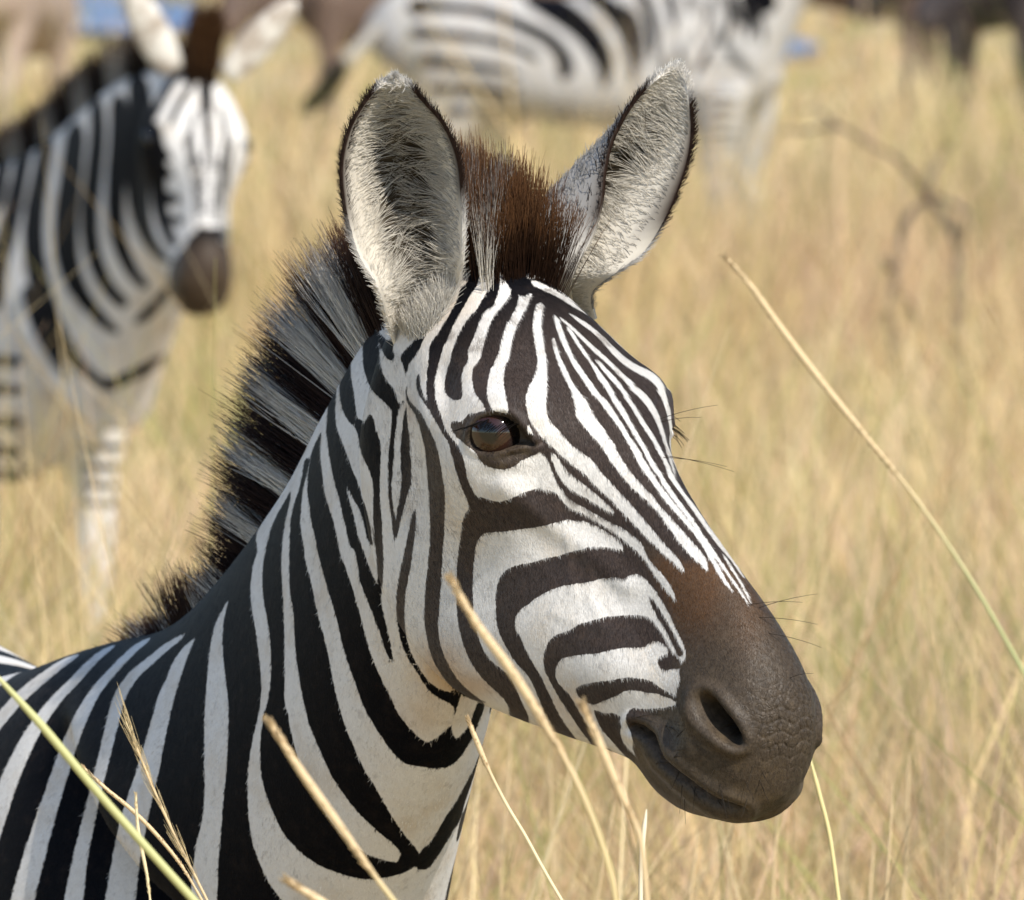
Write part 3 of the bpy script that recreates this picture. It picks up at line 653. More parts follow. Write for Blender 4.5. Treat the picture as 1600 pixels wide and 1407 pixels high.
# ---------------------------------------------------------------- short coat: single tapered hairs lying on the hide
cand = np.where(near_region & (own[:,0]>-330) & (own[:,1]<1560) & (bb[:,1]>-.60) & (disp>-.006))[0]
nF = 285000
vi = RNG.choice(cand,nF)
t0 = np.cross(nrm[vi],RNG.normal(0,1,(nF,3))); t0 /= np.linalg.norm(t0,axis=1,keepdims=True)
Pf = Z[vi]+t0*(RNG.uniform(0,.0013,nF)*np.where(is_head[vi],.6,1.4))[:,None]
flow = np.where(is_head[vi][:,None], HN*.75-HD*.25-BZ*.35, -BZ*.75-BF*.45)
flow = flow+RNG.normal(0,.22,(nF,3)); nv = nrm[vi]
flow -= nv*(flow*nv).sum(1,keepdims=True); flow /= np.linalg.norm(flow,axis=1,keepdims=True)+1e-9
mz = np.where(hl[vi,0]>.2,muz[vi],0)*(1-smooth(-1,1,sdv[vi])); Lf = np.where(is_head[vi],.0042*(1-.5*mz),.0050)*RNG.uniform(.6,1.3,nF); sdw = np.cross(nv,flow)
wf = (np.where(is_head[vi],.00042,.00058)*RNG.uniform(.7,1.3,nF))[:,None]
A_ = Pf+nv*.0001-sdw*wf/2; B_ = Pf+nv*.0001+sdw*wf/2; T_ = Pf+flow*Lf[:,None]+nv*(Lf*RNG.uniform(.05,.16,nF))[:,None]
Vf = np.stack([A_,B_,T_],1).reshape(-1,3); Ff = np.arange(nF*3).reshape(-1,3)
pl = smooth(-.9,.9,sdv[vi]+RNG.normal(0,.35,nF))[:,None]
var = RNG.uniform(.72,1.12,nF)[:,None]; wv = (warm[vi]*.8)[:,None]; bv = head_tone[vi][:,None]
kk = np.random.default_rng(5).normal(0,1,(26,3)); kk = kk/np.linalg.norm(kk,axis=1,keepdims=True)*np.geomspace(35,420,26)[:,None]; phs = np.random.default_rng(6).uniform(0,6.28,26)
smd = np.zeros(nF)
for k_,f_ in zip(kk,phs): smd += np.sin(Pf@k_+f_+1.5*np.sin(Pf@np.roll(k_,1)*.5))
smd = smooth(3.2,8.5,smd)[:,None]*np.where(is_head[vi],.42,.20)[:,None]
var = var*(1-smd)
wv = np.clip(wv+.55*smd+np.where(is_head[vi],0,.10)[:,None]*RNG.uniform(0,1,(nF,1)),0,.8)
pc = (np.array([.76,.74,.705])*(1-wv)+np.array([.50,.33,.18])*wv)*var
dc = (np.array([.0032,.0034,.0048])*(1-bv)+np.array([.046,.034,.029])*bv)*RNG.uniform(.5,1.7,nF)[:,None]
dc = dc*(1-mz[:,None])+(np.array([.062,.047,.034])*(1-brown_[vi][:,None])+np.array([.095,.046,.020])*brown_[vi][:,None])*RNG.uniform(.5,1.6,nF)[:,None]*mz[:,None]
Cf = np.ones((nF,3,4)); Cf[:,:,:3] = (dc*(1-pl)+pc*pl)[:,None,:]
fme = new_mesh('coat_hair',Vf,Ff,M_COAT,False); add_attr(fme,'col',Cf.reshape(-1,4),'FLOAT_COLOR')
coat = child('coat_hair',fme,body); coat['kind'] = 'stuff'
# ---------------------------------------------------------------- ears
def make_ear(rows_, tip, Y0, bul, tilt, sgn):
    """rows_: (left px, right px) from base to tip; bul: (x px, depth m) bulge of the back per row"""
    T = []
    for (l,r),(bx,bd) in zip(rows_,bul): T.append([*l,*r,bx,bd])
    T.append([*tip,*tip,0,0])
    k = 46; T = cr(T,k); nphi = 33
    G = np.zeros((k,nphi,3)); ph = np.linspace(0,1,nphi)
    for i,t in enumerate(T):
        Yr = Y0 + tilt*(i/k) + .075*(1-smooth(0,.20,i/k))
        A = at_y(t[0],t[1],Yr); B = at_y(t[2],t[3],Yr)
        bulge = np.sin(math.pi*ph**.85)**.75
        off = np.outer(bulge, np.array([t[4]/1790.0, t[5], 0]))
        G[i] = A[None]*(1-ph[:,None])+B[None]*ph[:,None]+off
    # outer skin
    du = np.gradient(G,axis=0); dv = np.gradient(G,axis=1)
    nn = np.cross(du,dv); nn /= np.linalg.norm(nn,axis=2,keepdims=True)+1e-12
    out = np.mean([(nn[k//2,nphi//2])@np.array([0,1,0])])
    if out < 0: nn = -nn
    th = .0045*np.sin(np.pi*np.clip(ph,.08,.92))[None,:,None]+.0018
    Gout = G+nn*th
    V = np.vstack([G.reshape(-1,3),Gout.reshape(-1,3)]); o = k*nphi
    F = []
    for i in range(k-1):
        for j in range(nphi-1):
            a = i*nphi+j
            F.append((a,a+1,a+nphi+1,a+nphi)); F.append((o+a,o+a+nphi,o+a+nphi+1,o+a+1))
        a = i*nphi; F.append((a,a+nphi,o+a+nphi,o+a)); a = i*nphi+nphi-1; F.append((a,o+a,o+a+nphi,a+nphi))
    tt = np.repeat(np.linspace(0,1,k),nphi).reshape(k,nphi); pp = np.tile(ph,(k,1))
    return V,np.array(F),G,nn,tt,pp
def ear_colours(tt,pp,kind):
    """inner and outer colours: pale fur, brown-black rim, white tip, hollow with its shade painted dark"""
    edge = np.minimum(pp*(1 if kind=='near' else 3.0),1-pp)
    cream = np.array([.74,.69,.60]); white_ = np.array([.84,.81,.76]); rim = np.array([.028,.015,.010]); hollow = np.array([.055,.042,.026])
    inner = np.zeros(tt.shape+(3,)); inner[:] = cream
    cen = smooth(.15,.32,edge)*smooth(.06,.25,tt)*smooth(.78,.58,tt)  # depth shade of the ear cup, put into the inner colour
    inner = inner*(1-cen[...,None])+hollow*cen[...,None]
    tipw = smooth(.80,.86,tt)[...,None]; inner = inner*(1-tipw)+white_*tipw
    rimw = smooth(.045,.018,edge)*smooth(.30,.42,tt)*smooth(.84,.76,tt)
    inner = inner*(1-rimw[...,None])+rim*rimw[...,None]
    outer = np.zeros_like(inner); outer[:] = white_
    rimo = smooth(.09,.04,edge)*smooth(.25,.38,tt)*smooth(.85,.78,tt)
    blk = smooth(.62,.67,tt)*smooth(.82,.77,tt)*(.95 if kind=='near' else .0)*(1+0*edge) + (kind=='far')*smooth(.30,.2,tt)*.5
    k_ = np.clip(np.maximum(rimo,blk),0,1)[...,None]
    outer = outer*(1-k_)+rim*k_
    gry = .55*smooth(.2,.4,tt)[...,None]*(1-k_)*(1-tipw); outer = outer*(1-gry)+np.array([.2,.2,.21])*gry  # grey of the shaded ear back, mixed into the outer colour
    return inner,outer
def ear_object(rows_,tip,Y0,bul,tilt,kind):
    V,F,G,nn,tt,pp = make_ear(rows_,tip,Y0,bul,tilt,1)
    inner,outer = ear_colours(tt,pp,kind)
    K = np.ones((len(V),4)); K[:,:3] = np.vstack([inner.reshape(-1,3),outer.reshape(-1,3)])
    me = new_mesh('ear',V,F,M_FLUFF); add_attr(me,'col',K,'FLOAT_COLOR')
    ear = child('ear',me,ZEBRA)
    # fluff inside the ear
    k,n = tt.shape; cnt = 11000
    fi = RNG.uniform(1,k-2,cnt); fj = RNG.uniform(.5,n-1.5,cnt)
    i0 = fi.astype(int); j0 = fj.astype(int); a = (fi-i0)[:,None]; b = (fj-j0)[:,None]
    P = (G[i0,j0]*(1-a)+G[i0+1,j0]*a)*(1-b)+(G[i0,j0+1]*(1-a)+G[i0+1,j0+1]*a)*b
    nr = -nn[i0,j0]                                     # towards the opening
    up = G[np.minimum(i0+1,k-1),j0]-G[np.maximum(i0-1,0),j0]; up /= np.linalg.norm(up,axis=1,keepdims=True)+1e-9
    ac = G[i0,np.minimum(j0+1,n-1)]-G[i0,np.maximum(j0-1,0)]; ac /= np.linalg.norm(ac,axis=1,keepdims=True)+1e-9
    p_ = pp[i0,j0]; t_ = tt[i0,j0]
    inw = np.where(p_<.5,1.0,-1.0)[:,None]
    e = np.minimum(p_,1-p_)
    clump = (np.sin(fi*.85+1.9*np.sin(fj*.45))+.5*np.sin(fi*2.1+fj*.8))[:,None]
    L = ((.006+.022*smooth(.06,.26,e)*smooth(.95,.6,t_)*smooth(.48,.34,e))*RNG.uniform(.6,1.25,cnt))[:,None]
    rnd = RNG.normal(0,.20,(cnt,3))
    lng = smooth(.10,.22,e)[:,None]
    d1 = nr*(.25+.35*lng)+up*(.40+.22*clump*lng)+ac*inw*(.45+.35*lng)+rnd*.5
    d2 = nr*.12+up*(.35+.75*clump*lng)+ac*inw*(.9+.2*lng)+rnd
    d1 /= np.linalg.norm(d1,axis=1,keepdims=True); d2 /= np.linalg.norm(d2,axis=1,keepdims=True)
    P0 = P; P1 = P+d1*L*.55; P2 = P+d1*L*.5+d2*L*.6
    base = inner[i0,j0]*RNG.uniform(.7,1.05,cnt)[:,None]
    tipc = np.array([.80,.76,.68])*RNG.uniform(.68,1.10,cnt)[:,None]
    dk = (RNG.random(cnt)<.30*smooth(.12,.35,e)*smooth(.9,.6,t_))
    tipc[dk] = np.array([.11,.085,.055])*RNG.uniform(.6,1.5,dk.sum())[:,None]
    rimm = (e<.05)&(t_>.3)&(t_<.86)
    tipc[rimm] = base[rimm]
    kp = (e<.20)|(RNG.random(cnt)<.22)|(t_>.74)|((p_>.5)&(np.sin(fi*.5)>.35))
    P0,P1,P2,base,tipc = P0[kp],P1[kp],P2[kp],base[kp],tipc[kp]
    L2 = strands(P0,P1,P2,.00062,.00028,base,tipc,2,.30)
    fl = child('inner_fur',strand_mesh('inner_fur',M_FLUFF,[L2]),ear)
    fl['kind'] = 'stuff'
    # fuzz along the rim and short fur on the back of the ear
    Gs = []
    for j_,sg in ((0,-1),(n-1,1)):
        m_ = 900; fi = RNG.uniform(2,k-2,m_); i0 = fi.astype(int); a = (fi-i0)[:,None]
        P = G[i0,j_]*(1-a)+G[np.minimum(i0+1,k-1),j_]*a
        up = G[np.minimum(i0+2,k-1),j_]-G[np.maximum(i0-2,0),j_]; up /= np.linalg.norm(up,axis=1,keepdims=True)+1e-9
        ac = (G[i0,n//2+8]-G[i0,n//2-8])*sg; ac /= np.linalg.norm(ac,axis=1,keepdims=True)+1e-9
        d = up*.75+ac*.55+RNG.normal(0,.22,(m_,3)); d /= np.linalg.norm(d,axis=1,keepdims=True)
        L_ = RNG.uniform(.004,.010,m_)[:,None]; c = outer[i0,j_]*RNG.uniform(.8,1.2,m_)[:,None]
        Gs.append(strands(P,P+d*L_*.5,P+d*L_+up*L_*.2,.0006,.0003,c,c,2))
    m_ = 6000; fi = RNG.uniform(1,k-2,m_); fj = RNG.uniform(0,n-1.01,m_); i0 = fi.astype(int); j0 = fj.astype(int); a = (fi-i0)[:,None]; b = (fj-j0)[:,None]
    Go = V[len(V)//2:].reshape(k,n,3)
    P = (Go[i0,j0]*(1-a)+Go[i0+1,j0]*a)*(1-b)+(Go[i0,j0+1]*(1-a)+Go[i0+1,j0+1]*a)*b
    up = Go[i0+1,j0]-Go[np.maximum(i0-1,0),j0]; up /= np.linalg.norm(up,axis=1,keepdims=True)+1e-9
    d = up+RNG.normal(0,.25,(m_,3)); d /= np.linalg.norm(d,axis=1,keepdims=True); L_ = RNG.uniform(.006,.010,m_)[:,None]
    c = outer[i0,j0]*RNG.uniform(.6,1.15,m_)[:,None]
    Gs.append(strands(P,P+d*L_*.5+nn[i0,j0]*.0008,P+d*L_+nn[i0,j0]*.0012,.0007,.0003,c,c,1))
    fb = child('outer_fur',strand_mesh('outer_fur',M_FLUFF,Gs),ear); fb['kind'] = 'stuff'
    return ear
nearY = hp(-.01,-.02,.075)[1]-.006; farY = hp(-.01,-.02,-.07)[1]+.01
NEAR = [((628,560),(690,520)),((606,500),(704,470)),((590,447),(720,410)),((562,400),(722,355)),((545,345),(720,308)),((536,290),(717,265)),((537,245),(708,230)),((549,200),(690,193)),((571,162),(661,160)),((588,142),(645,142)),((602,133),(631,133))]
NB = [(0,.018),(0,.03),(0,.05),(0,.066),(0,.074),(0,.072),(0,.062),(0,.045),(0,.026),(0,.012),(0,.004)]
ear_object(NEAR,(616,132),nearY,NB,.015,'near')
FAR = [((905,500),(930,500)),((893,455),(925,458)),((900,420),(965,425)),((925,375),(1005,395)),((942,320),(1040,340)),((948,268),(1064,282)),((960,220),(1076,240)),((984,174),(1080,200)),((1010,140),(1077,163)),((1036,118),(1071,130))]
FB = [(-15,.012),(-50,.022),(-105,.03),(-140,.035),(-128,.04),(-88,.038),(-48,.03),(-18,.022),(-6,.014),(0,.006)]
ear_object(FAR,(1058,109),farY,FB,.02,'far')
# ---------------------------------------------------------------- mane
ROOT = [(822,428,836,305),(802,422,808,258),(778,418,776,212),(750,418,738,190),(715,425,695,168),(660,450,625,250),(610,475,560,300),(580,500,505,340),(560,530,470,375),(537,567,424,442),(520,610,404,500),(504,655,390,545),(486,700,374,595),(465,745,360,652),(440,795,356,716),(414,840,352,775),(390,880,349,828),(368,918,346,866),(346,948,332,888),(331,962,322,905),(313,977,292,858),(300,985,270,880),(286,989,272,930),(262,991,246,966),(240,995,214,954),(222,998,212,976),(205,1000,200,991)]
BANDS = [(775,8),(740,7)]                               # pale locks of the forelock (root x, half width)
NB_ = [((585,490),(560,530)),((547,545),(525,592)),((513,632),(497,680)),((473,727),(451,768)),((428,805),(412,845)),((378,898),(362,925)),((347,940),(333,958)),((297,983),(286,990)),((250,988),(238,990))]
tab = np.array(ROOT,float); nM = 15500
S = np.concatenate([[0],np.cumsum(np.hypot(np.diff(tab[:,0]),np.diff(tab[:,1])))])
def along(s): return np.stack([np.interp(s,S,tab[:,k]) for k in range(4)],1)
def s_of(x,y):
    ss = np.linspace(0,S[-1],800); p = along(ss); return ss[np.argmin((p[:,0]-x)**2+(p[:,1]-y)**2)]
bands = [tuple(sorted((s_of(*a),s_of(*b)))) for a,b in NB_]
s = np.concatenate([RNG.uniform(0,S[-1],nM-3500),RNG.uniform(0,S[5],3500)])
lat_ = RNG.uniform(-1,1,nM)
P = along(s)
def plane_pts(xy):
    d = FWD*FPX+np.outer(xy[:,0]-800,RIGHT)-np.outer(xy[:,1]-703.5,UP); d /= np.linalg.norm(d,axis=1,keepdims=True)
    return CAMP+d*((np.dot(POLL-CAMP,BS)/(d@BS))[:,None])
R0 = plane_pts(P[:,:2]); T0 = plane_pts(P[:,2:])
ln = np.linalg.norm(T0-R0,axis=1,keepdims=True)
wid = np.interp(s,[0,S[4],S[8],S[-6],S[-1]],[.030,.028,.019,.017,.010])
sidev = BS
R = R0 + sidev*(lat_*wid)[:,None] - (T0-R0)/ln*.040*(1+0*lat_[:,None])- BZ*(.012*np.abs(lat_)**2)[:,None]
jl = np.clip(RNG.normal(.79,.055,nM),.55,.93)*(1-.10*np.abs(lat_))
cl = np.sin(s*.23+2.0*np.sin(s*.071)+lat_*2.0)
dirv = (T0-R0)
cell = (s/5.0).astype(int)*7+((lat_+1)*2.2).astype(int); ch = np.random.default_rng(3).normal(0,1,(cell.max()+1,4))[cell]
jl = jl*(1+.03*ch[:,3])
tip = R + dirv*(jl+.040/ln[:,0])[:,None] + BF*(.0045*ch[:,0])[:,None] + sidev*(.0055*ch[:,1])[:,None] + BZ*(.004*ch[:,2])[:,None] + sidev*(lat_*wid*.55+RNG.normal(0,.006,nM)+.004*cl)[:,None] + RNG.normal(0,.0035,(nM,3)) + BF*(.004*cl)[:,None]
midp = R*.5+tip*.5 + sidev*(lat_*.006)[:,None] + BZ*.004 + RNG.normal(0,.0022,(nM,3)) + BF*(.004*ch[:,2])[:,None]+sidev*(.004*ch[:,0])[:,None]
pale = np.zeros(nM)
# the pale locks continue the neck stripes: place along the crest as it shows on the flank
qv = project(R0+sidev*(np.abs(lat_)*wid)[:,None]); ssv = np.linspace(0,S[-1],500); pv = along(ssv)[:,:2]+np.array([-14.0,-4.0])
s_vis = np.empty(nM)
for i_ in range(0,nM,2000): s_vis[i_:i_+2000] = ssv[((qv[i_:i_+2000,None]-pv[None])**2).sum(2).argmin(1)]
for a,b in bands: pale = np.maximum(pale, smooth(0,3,np.minimum(s_vis-a,b-s_vis)-1+RNG.normal(0,1.2,nM)))
fr = P[:,0]>700
for x,w in BANDS: pale = np.where(fr, np.maximum(pale, (np.abs(P[:,0]-lat_*wid*1600-x)<w+RNG.normal(0,2,nM))*(RNG.random(nM)<.85)*(lat_>-.4)), pale)
v = RNG.uniform(.7,1.25,nM)[:,None]
wh = np.array([.88,.85,.79])*v; dk = np.array([.046,.021,.014])*v
tipw = np.where((RNG.random(nM)<.8)[:,None], np.array([.085,.042,.024])*v, np.array([.36,.30,.24])*v)
tipd = np.array([.115,.050,.026])*v
frm = smooth(640,720,P[:,0])[:,None]
dk = dk*(1-frm)+np.array([.040,.019,.011])*v*frm; tipd = tipd*(1-frm)+np.array([.25,.12,.052])*v*frm
C0 = dk*(1-pale[:,None])+wh*pale[:,None]; C1 = tipd*(1-pale[:,None])+tipw*pale[:,None]
mane = child('mane', strand_mesh('mane',M_HAIR,[strands(R,midp,tip,np.where(P[:,0]>640,.0008,.00105),.0003,C0,C1,4,.84,.15)]), ZEBRA)
mane['kind'] = 'stuff'
# ---------------------------------------------------------------- lashes and whiskers
def wisps(name, items, w0, w1, col):
    A = np.array([i[0] for i in items]); B = np.array([i[1] for i in items]); Cc = np.array([i[2] for i in items])
    c = np.tile(col,(len(A),1))
    o = child(name, strand_mesh(name,M_HAIR,[strands(A,B,Cc,w0,w1,c,c,5)]), ZEBRA); o['kind'] = 'stuff'
it = []
for k in range(34):                                      # lashes over the near eye
    f = k/33; x,y = np.interp(f,[0,.5,1],[742,772,812]), np.interp(f,[0,.5,1],[668,655,664])
    h = hit(x+random.uniform(-2,2),y+random.uniform(-1,1))
    if h is None: continue
    o = norm(-HL*.8+HD*.3+HN*.1)
    d = o*.024 + HN*(.008*(f-.4)) - HD*.012
    it.append((h,h+o*.010+HD*.002,h+d*random.uniform(.8,1.2)))
h0 = hloc(EYE_C)
for k in range(40):                                      # lashes of the far eye, standing out past the brow
    f = k/39; p = hp(h0[0]-.022+.045*f, h0[1]+.010+random.uniform(-.003,.003), -(h0[2]+.006))
    o = norm(HL*.75+HD*.15+HN*.45*(f+.2)); it.append((p,p+o*.013,p+o*.026*random.uniform(.8,1.2)-HD*.012))
wisps('eyelashes',it,.0010,.0004,(.012,.009,.007))
it = []
def whisk(x,y,dx,dy,dz,droop):
    h = hit(x,y)
    if h is None: return
    e = h+RIGHT*dx+UP*dy+FWD*dz; it.append((h,(h+e)/2+UP*droop,e))
for k in range(14): whisk(random.uniform(985,1060),random.uniform(1120,1200),random.uniform(.005,.02),random.uniform(-.015,.012),-.02,.002)
for k in range(16): whisk(random.uniform(1050,1200),random.uniform(1190,1255),random.uniform(-.01,.02),random.uniform(-.03,-.01),-.012,-.002)
for (x,y,dx,dy) in [(1046,660,.035,.004),(1045,655,.05,.012),(1050,715,.055,-.008),(1052,712,.06,-.014),(1185,945,.045,.002),(1200,965,.05,-.006),(1215,990,.045,-.012),(1248,1060,.02,.004),(1200,950,.05,.012)]: whisk(x-14,y,dx,dy,-.01,.003)
whisk(1000,1125,.032,.006,-.01,.001)
wisps('whiskers',it,.0007,.0003,(.05,.04,.03))

# soft tufts where the ears meet the head
def tuft(name, n, poly, dirs, ln, col):
    A,B,Cc,K = [],[],[],[]
    poly = np.array(poly,float); lo,hi = poly.min(0),poly.max(0)
    for _ in range(n*8):
        if len(A)>=n: break
        q = RNG.uniform(lo,hi)
        if poly_sd(poly,q[None])[0]>0: continue
        h = hit(*q)
        if h is None: continue
        l = ln*RNG.uniform(.5,1.2); d = RIGHT*dirs[0]+UP*dirs[1]+FWD*dirs[2]+RNG.normal(0,.28,3); d = d/np.linalg.norm(d)
        A.append(h); B.append(h+d*l*.5-FWD*.003); Cc.append(h+d*l-FWD*.001+RIGHT*RNG.normal(0,.002)); K.append(np.array(col)*RNG.uniform(.75,1.1))
    if not A: return
    o = child(name,strand_mesh(name,M_FLUFF,[strands(np.array(A),np.array(B),np.array(Cc),.0007,.0003,np.array(K),np.array(K),3)]),ZEBRA); o['kind'] = 'stuff'
tuft('ear_base_fur',1500,[(618,478),(650,490),(700,455),(722,430),(705,470),(690,500),(660,530),(640,535),(620,520)],(.15,.9,-.25),.024,(.80,.77,.71))
tuft('ear_base_fur',500,[(862,400),(890,430),(905,452),(880,440),(850,410)],(.5,.8,-.2),.018,(.76,.72,.64))
# ---------------------------------------------------------------- ground
M_GROUND, nt, b = mat('dry_earth')
c1 = mixc(nt, ramp(nt,noise(nt,1.1,6,.7),.35,.65), (.50,.39,.22), (.42,.34,.17))
c1 = mixc(nt, math_(nt,'MULTIPLY',ramp(nt,noise(nt,3.0,5,.7),.5,.7),.7), c1, (.34,.24,.14))
c1 = mixc(nt, math_(nt,'MULTIPLY',ramp(nt,noise(nt,30,3,.7),.5,.75),.6), c1, (.60,.49,.29))
nt.links.new(c1,b.inputs['Base Color']); b.inputs['Roughness'].default_value = .95; b.inputs['Specular IOR Level'].default_value = .1
def ground_z(x,y): return 0.0
gv = []; gf = []
xs = np.concatenate([[-3000,-600,-120],np.linspace(-40,40,41),[120,600,3000]]); ys = np.concatenate([[-3000,-400,-40],np.linspace(0,120,61),[200,500,1200,3500]])
XX,YY = np.meshgrid(xs,ys); ZZ = .006*np.sin(XX*1.1+.4*YY)*np.sin(YY*.7)*(np.abs(XX)<40)*(YY>0)*(YY<120)-.03
gv = np.stack([XX,YY,ZZ],-1).reshape(-1,3); nx_ = len(xs)
ii,jj = np.meshgrid(np.arange(len(ys)-1),np.arange(nx_-1),indexing='ij'); a = ii*nx_+jj
link('ground', new_mesh('ground',gv,np.stack([a,a+1,a+nx_+1,a+nx_],-1).reshape(-1,4),M_GROUND), kind='structure')
# pools of water beyond the herd
M_WATER, nt, b = mat('still_water')
b.inputs['Base Color'].default_value = (.05,.12,.30,1); b.inputs['Roughness'].default_value = .35; b.inputs['IOR'].default_value = 1.33
bp = N(nt,'ShaderNodeBump'); bp.inputs['Strength'].default_value = .8; nt.links.new(noise(nt,6,3,.5),bp.inputs['Height']); nt.links.new(bp.outputs[0],b.inputs['Normal'])
def pool(cx,cy,rx,ry,seed):
    r = np.random.default_rng(seed); th = np.linspace(0,2*math.pi,48,endpoint=False)
    k = 1+.14*np.sin(3*th+r.uniform(0,6))+.09*np.sin(5*th+r.uniform(0,6))
    V = [(0,0,0)]+[(rx*k_*math.cos(t),ry*k_*math.sin(t),0) for t,k_ in zip(th,k)]
    F = [(0,i,i%48+1,i%48+1) for i in range(1,49)]
    bmx = bmesh.new(); vs_ = [bmx.verts.new(v) for v in V]
    for i in range(1,49): bmx.faces.new((vs_[0],vs_[i],vs_[i%48+1]))
    me = bpy.data.meshes.new('pool'); bmx.to_mesh(me); bmx.free(); me.materials.append(M_WATER)
    o = link('pool',me,kind='structure'); o.location = (cx,cy,.035)
pool(-3.3,84.5,1.0,6.5,1); pool(1.58,75.5,.40,4.5,2)
# ---------------------------------------------------------------- grass
M_GRASS, nt, b = mat('straw_grass')
cA = attr(nt,'col'); nt.links.new(cA.outputs['Color'],b.inputs['Base Color']); b.inputs['Roughness'].default_value = .6; b.inputs['Specular IOR Level'].default_value = .25
tr = N(nt,'ShaderNodeBsdfTranslucent'); nt.links.new(cA.outputs['Color'],tr.inputs[0]); mx = N(nt,'ShaderNodeMixShader'); mx.inputs[0].default_value = .35
nt.links.new(b.outputs[0],mx.inputs[1]); nt.links.new(tr.outputs[0],mx.inputs[2]); nt.links.new(mx.outputs[0],nt.nodes['Material Output'].inputs[0])
STRAW = np.array([(.76,.58,.31),(.82,.67,.40),(.68,.49,.25),(.60,.49,.22),(.76,.54,.36),(.50,.45,.17),(.32,.36,.10),(.38,.22,.11)])
STRAW_P = np.array([.26,.20,.16,.11,.12,.08,.04,.03])
def blades(X,Y,Zb,H,W,lean,colr,curl=.5,rng=RNG):
    """curved two-segment blades as one V,F,col set"""
    n = len(X); an = rng.uniform(0,2*math.pi,n); fa = rng.uniform(0,2*math.pi,n)
    P0 = np.stack([X,Y,Zb],1); d = np.stack([np.cos(an),np.sin(an),np.zeros(n)],1)
    w = np.stack([np.cos(fa),np.sin(fa),np.zeros(n)],1)
    lv = (H*lean)[:,None]
    pts = [P0, P0+d*lv*.28+np.array([0,0,1])*(H*.5)[:,None], P0+d*lv*.95+np.array([0,0,1])*(H*(1-.12*lean))[:,None]]
    ws = [W,W*.85,W*.12]
    V = np.stack([q for p,k in zip(pts,ws) for q in (p-w*(k/2)[:,None],p+w*(k/2)[:,None])],1).reshape(-1,3)
    o = (np.arange(n)*6)[:,None]
    F = np.concatenate([o+np.array([[0,1,3,2]]),o+np.array([[2,3,5,4]])],0)
    K = np.ones((n,6,4)); sh = np.array([.85,.85,1.0,1.0,1.1,1.1])  # shade at the root and brighter tip painted into the blade colour
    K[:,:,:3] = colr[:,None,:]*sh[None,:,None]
    return V,F,K.reshape(-1,4)
def scatter(n, y0, y1, margin):
    """even over ground area inside the view wedge plus a margin to both sides"""
    ys = RNG.uniform(y0,y1,n*3); hw = .0475*ys+margin
    keep = RNG.random(n*3) < hw/hw.max()
    ys = ys[keep][:n]; return RNG.uniform(-1,1,len(ys))*(.0475*ys+margin), ys
def clump_noise(x,y,f,ph): return np.sin(x*f+ph)*np.sin(y*f*.8+1.3*ph)+.6*np.sin(x*f*2.3+y*f*1.1+ph*2)
def make_grass(name, label, y0, y1, margin, tufts, per, hmean, wid, keepout=None, greens=0.0, tall=.06):
    tx,ty = scatter(tufts,y0,y1,margin)
    if keepout is not None:
        k = keepout(tx,ty); tx,ty = tx[k],ty[k]
    nt_ = len(tx); kind = RNG.choice(len(STRAW),nt_,p=STRAW_P/STRAW_P.sum())
    pn = clump_noise(tx,ty,.8,1.0)
    kind = np.where((pn>.6)&(RNG.random(nt_)<.6), 6, kind); kind = np.where((pn<-.8)&(RNG.random(nt_)<.6), 4, kind)
    th = hmean(tx,ty)*RNG.uniform(.65,1.25,nt_)*(1+.18*clump_noise(tx,ty,1.7,2.0))
    idx = np.repeat(np.arange(nt_),per); n = len(idx)
    X = tx[idx]+RNG.normal(0,.055,n); Y = ty[idx]+RNG.normal(0,.055,n)
    H = np.maximum(.06,th[idx]*RNG.uniform(.45,1.15,n)); H = np.where(RNG.random(n)<tall, H*1.55, H)
    colr = STRAW[kind][idx]*RNG.uniform(.5,1.3,n)[:,None]
    alt = RNG.random(n)<.18; colr[alt] = STRAW[RNG.choice(len(STRAW),alt.sum(),p=STRAW_P/STRAW_P.sum())]
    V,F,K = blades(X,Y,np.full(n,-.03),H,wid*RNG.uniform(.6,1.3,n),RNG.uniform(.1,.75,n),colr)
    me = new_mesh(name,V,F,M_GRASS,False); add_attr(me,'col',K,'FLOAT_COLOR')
    o = link(name,me,kind='stuff',label=label,category='grass'); return o
def clear_of_zebra(x,y):
    q = np.stack([x,y],1)-np.array([WITH[0],WITH[1]]); a = q@BF[:2]; s_ = q@BS[:2]
    return ~((a>-1.4)&(a<.55)&(np.abs(s_)<.34))
h_near = lambda x,y: .40+.26*smooth(10.2,13,y)
h_mid = lambda x,y: .40+.46*np.exp(-((y-37.0)/2.4)**2)
h_far = lambda x,y: .50-.36*smooth(57,63,y)
make_grass('dry_grass','tall dry straw grass round the zebra in front',8.6,20,1.3,2100,30,h_near,.0046,clear_of_zebra,tall=.16)
make_grass('dry_grass','pale dry grass between the two nearer zebras',20,46,2.6,4300,22,h_mid,.0080,tall=.05)
make_grass('dry_grass','short dry grass round the distant herd',46,118,5.0,3600,15,h_far,.016,tall=.03)
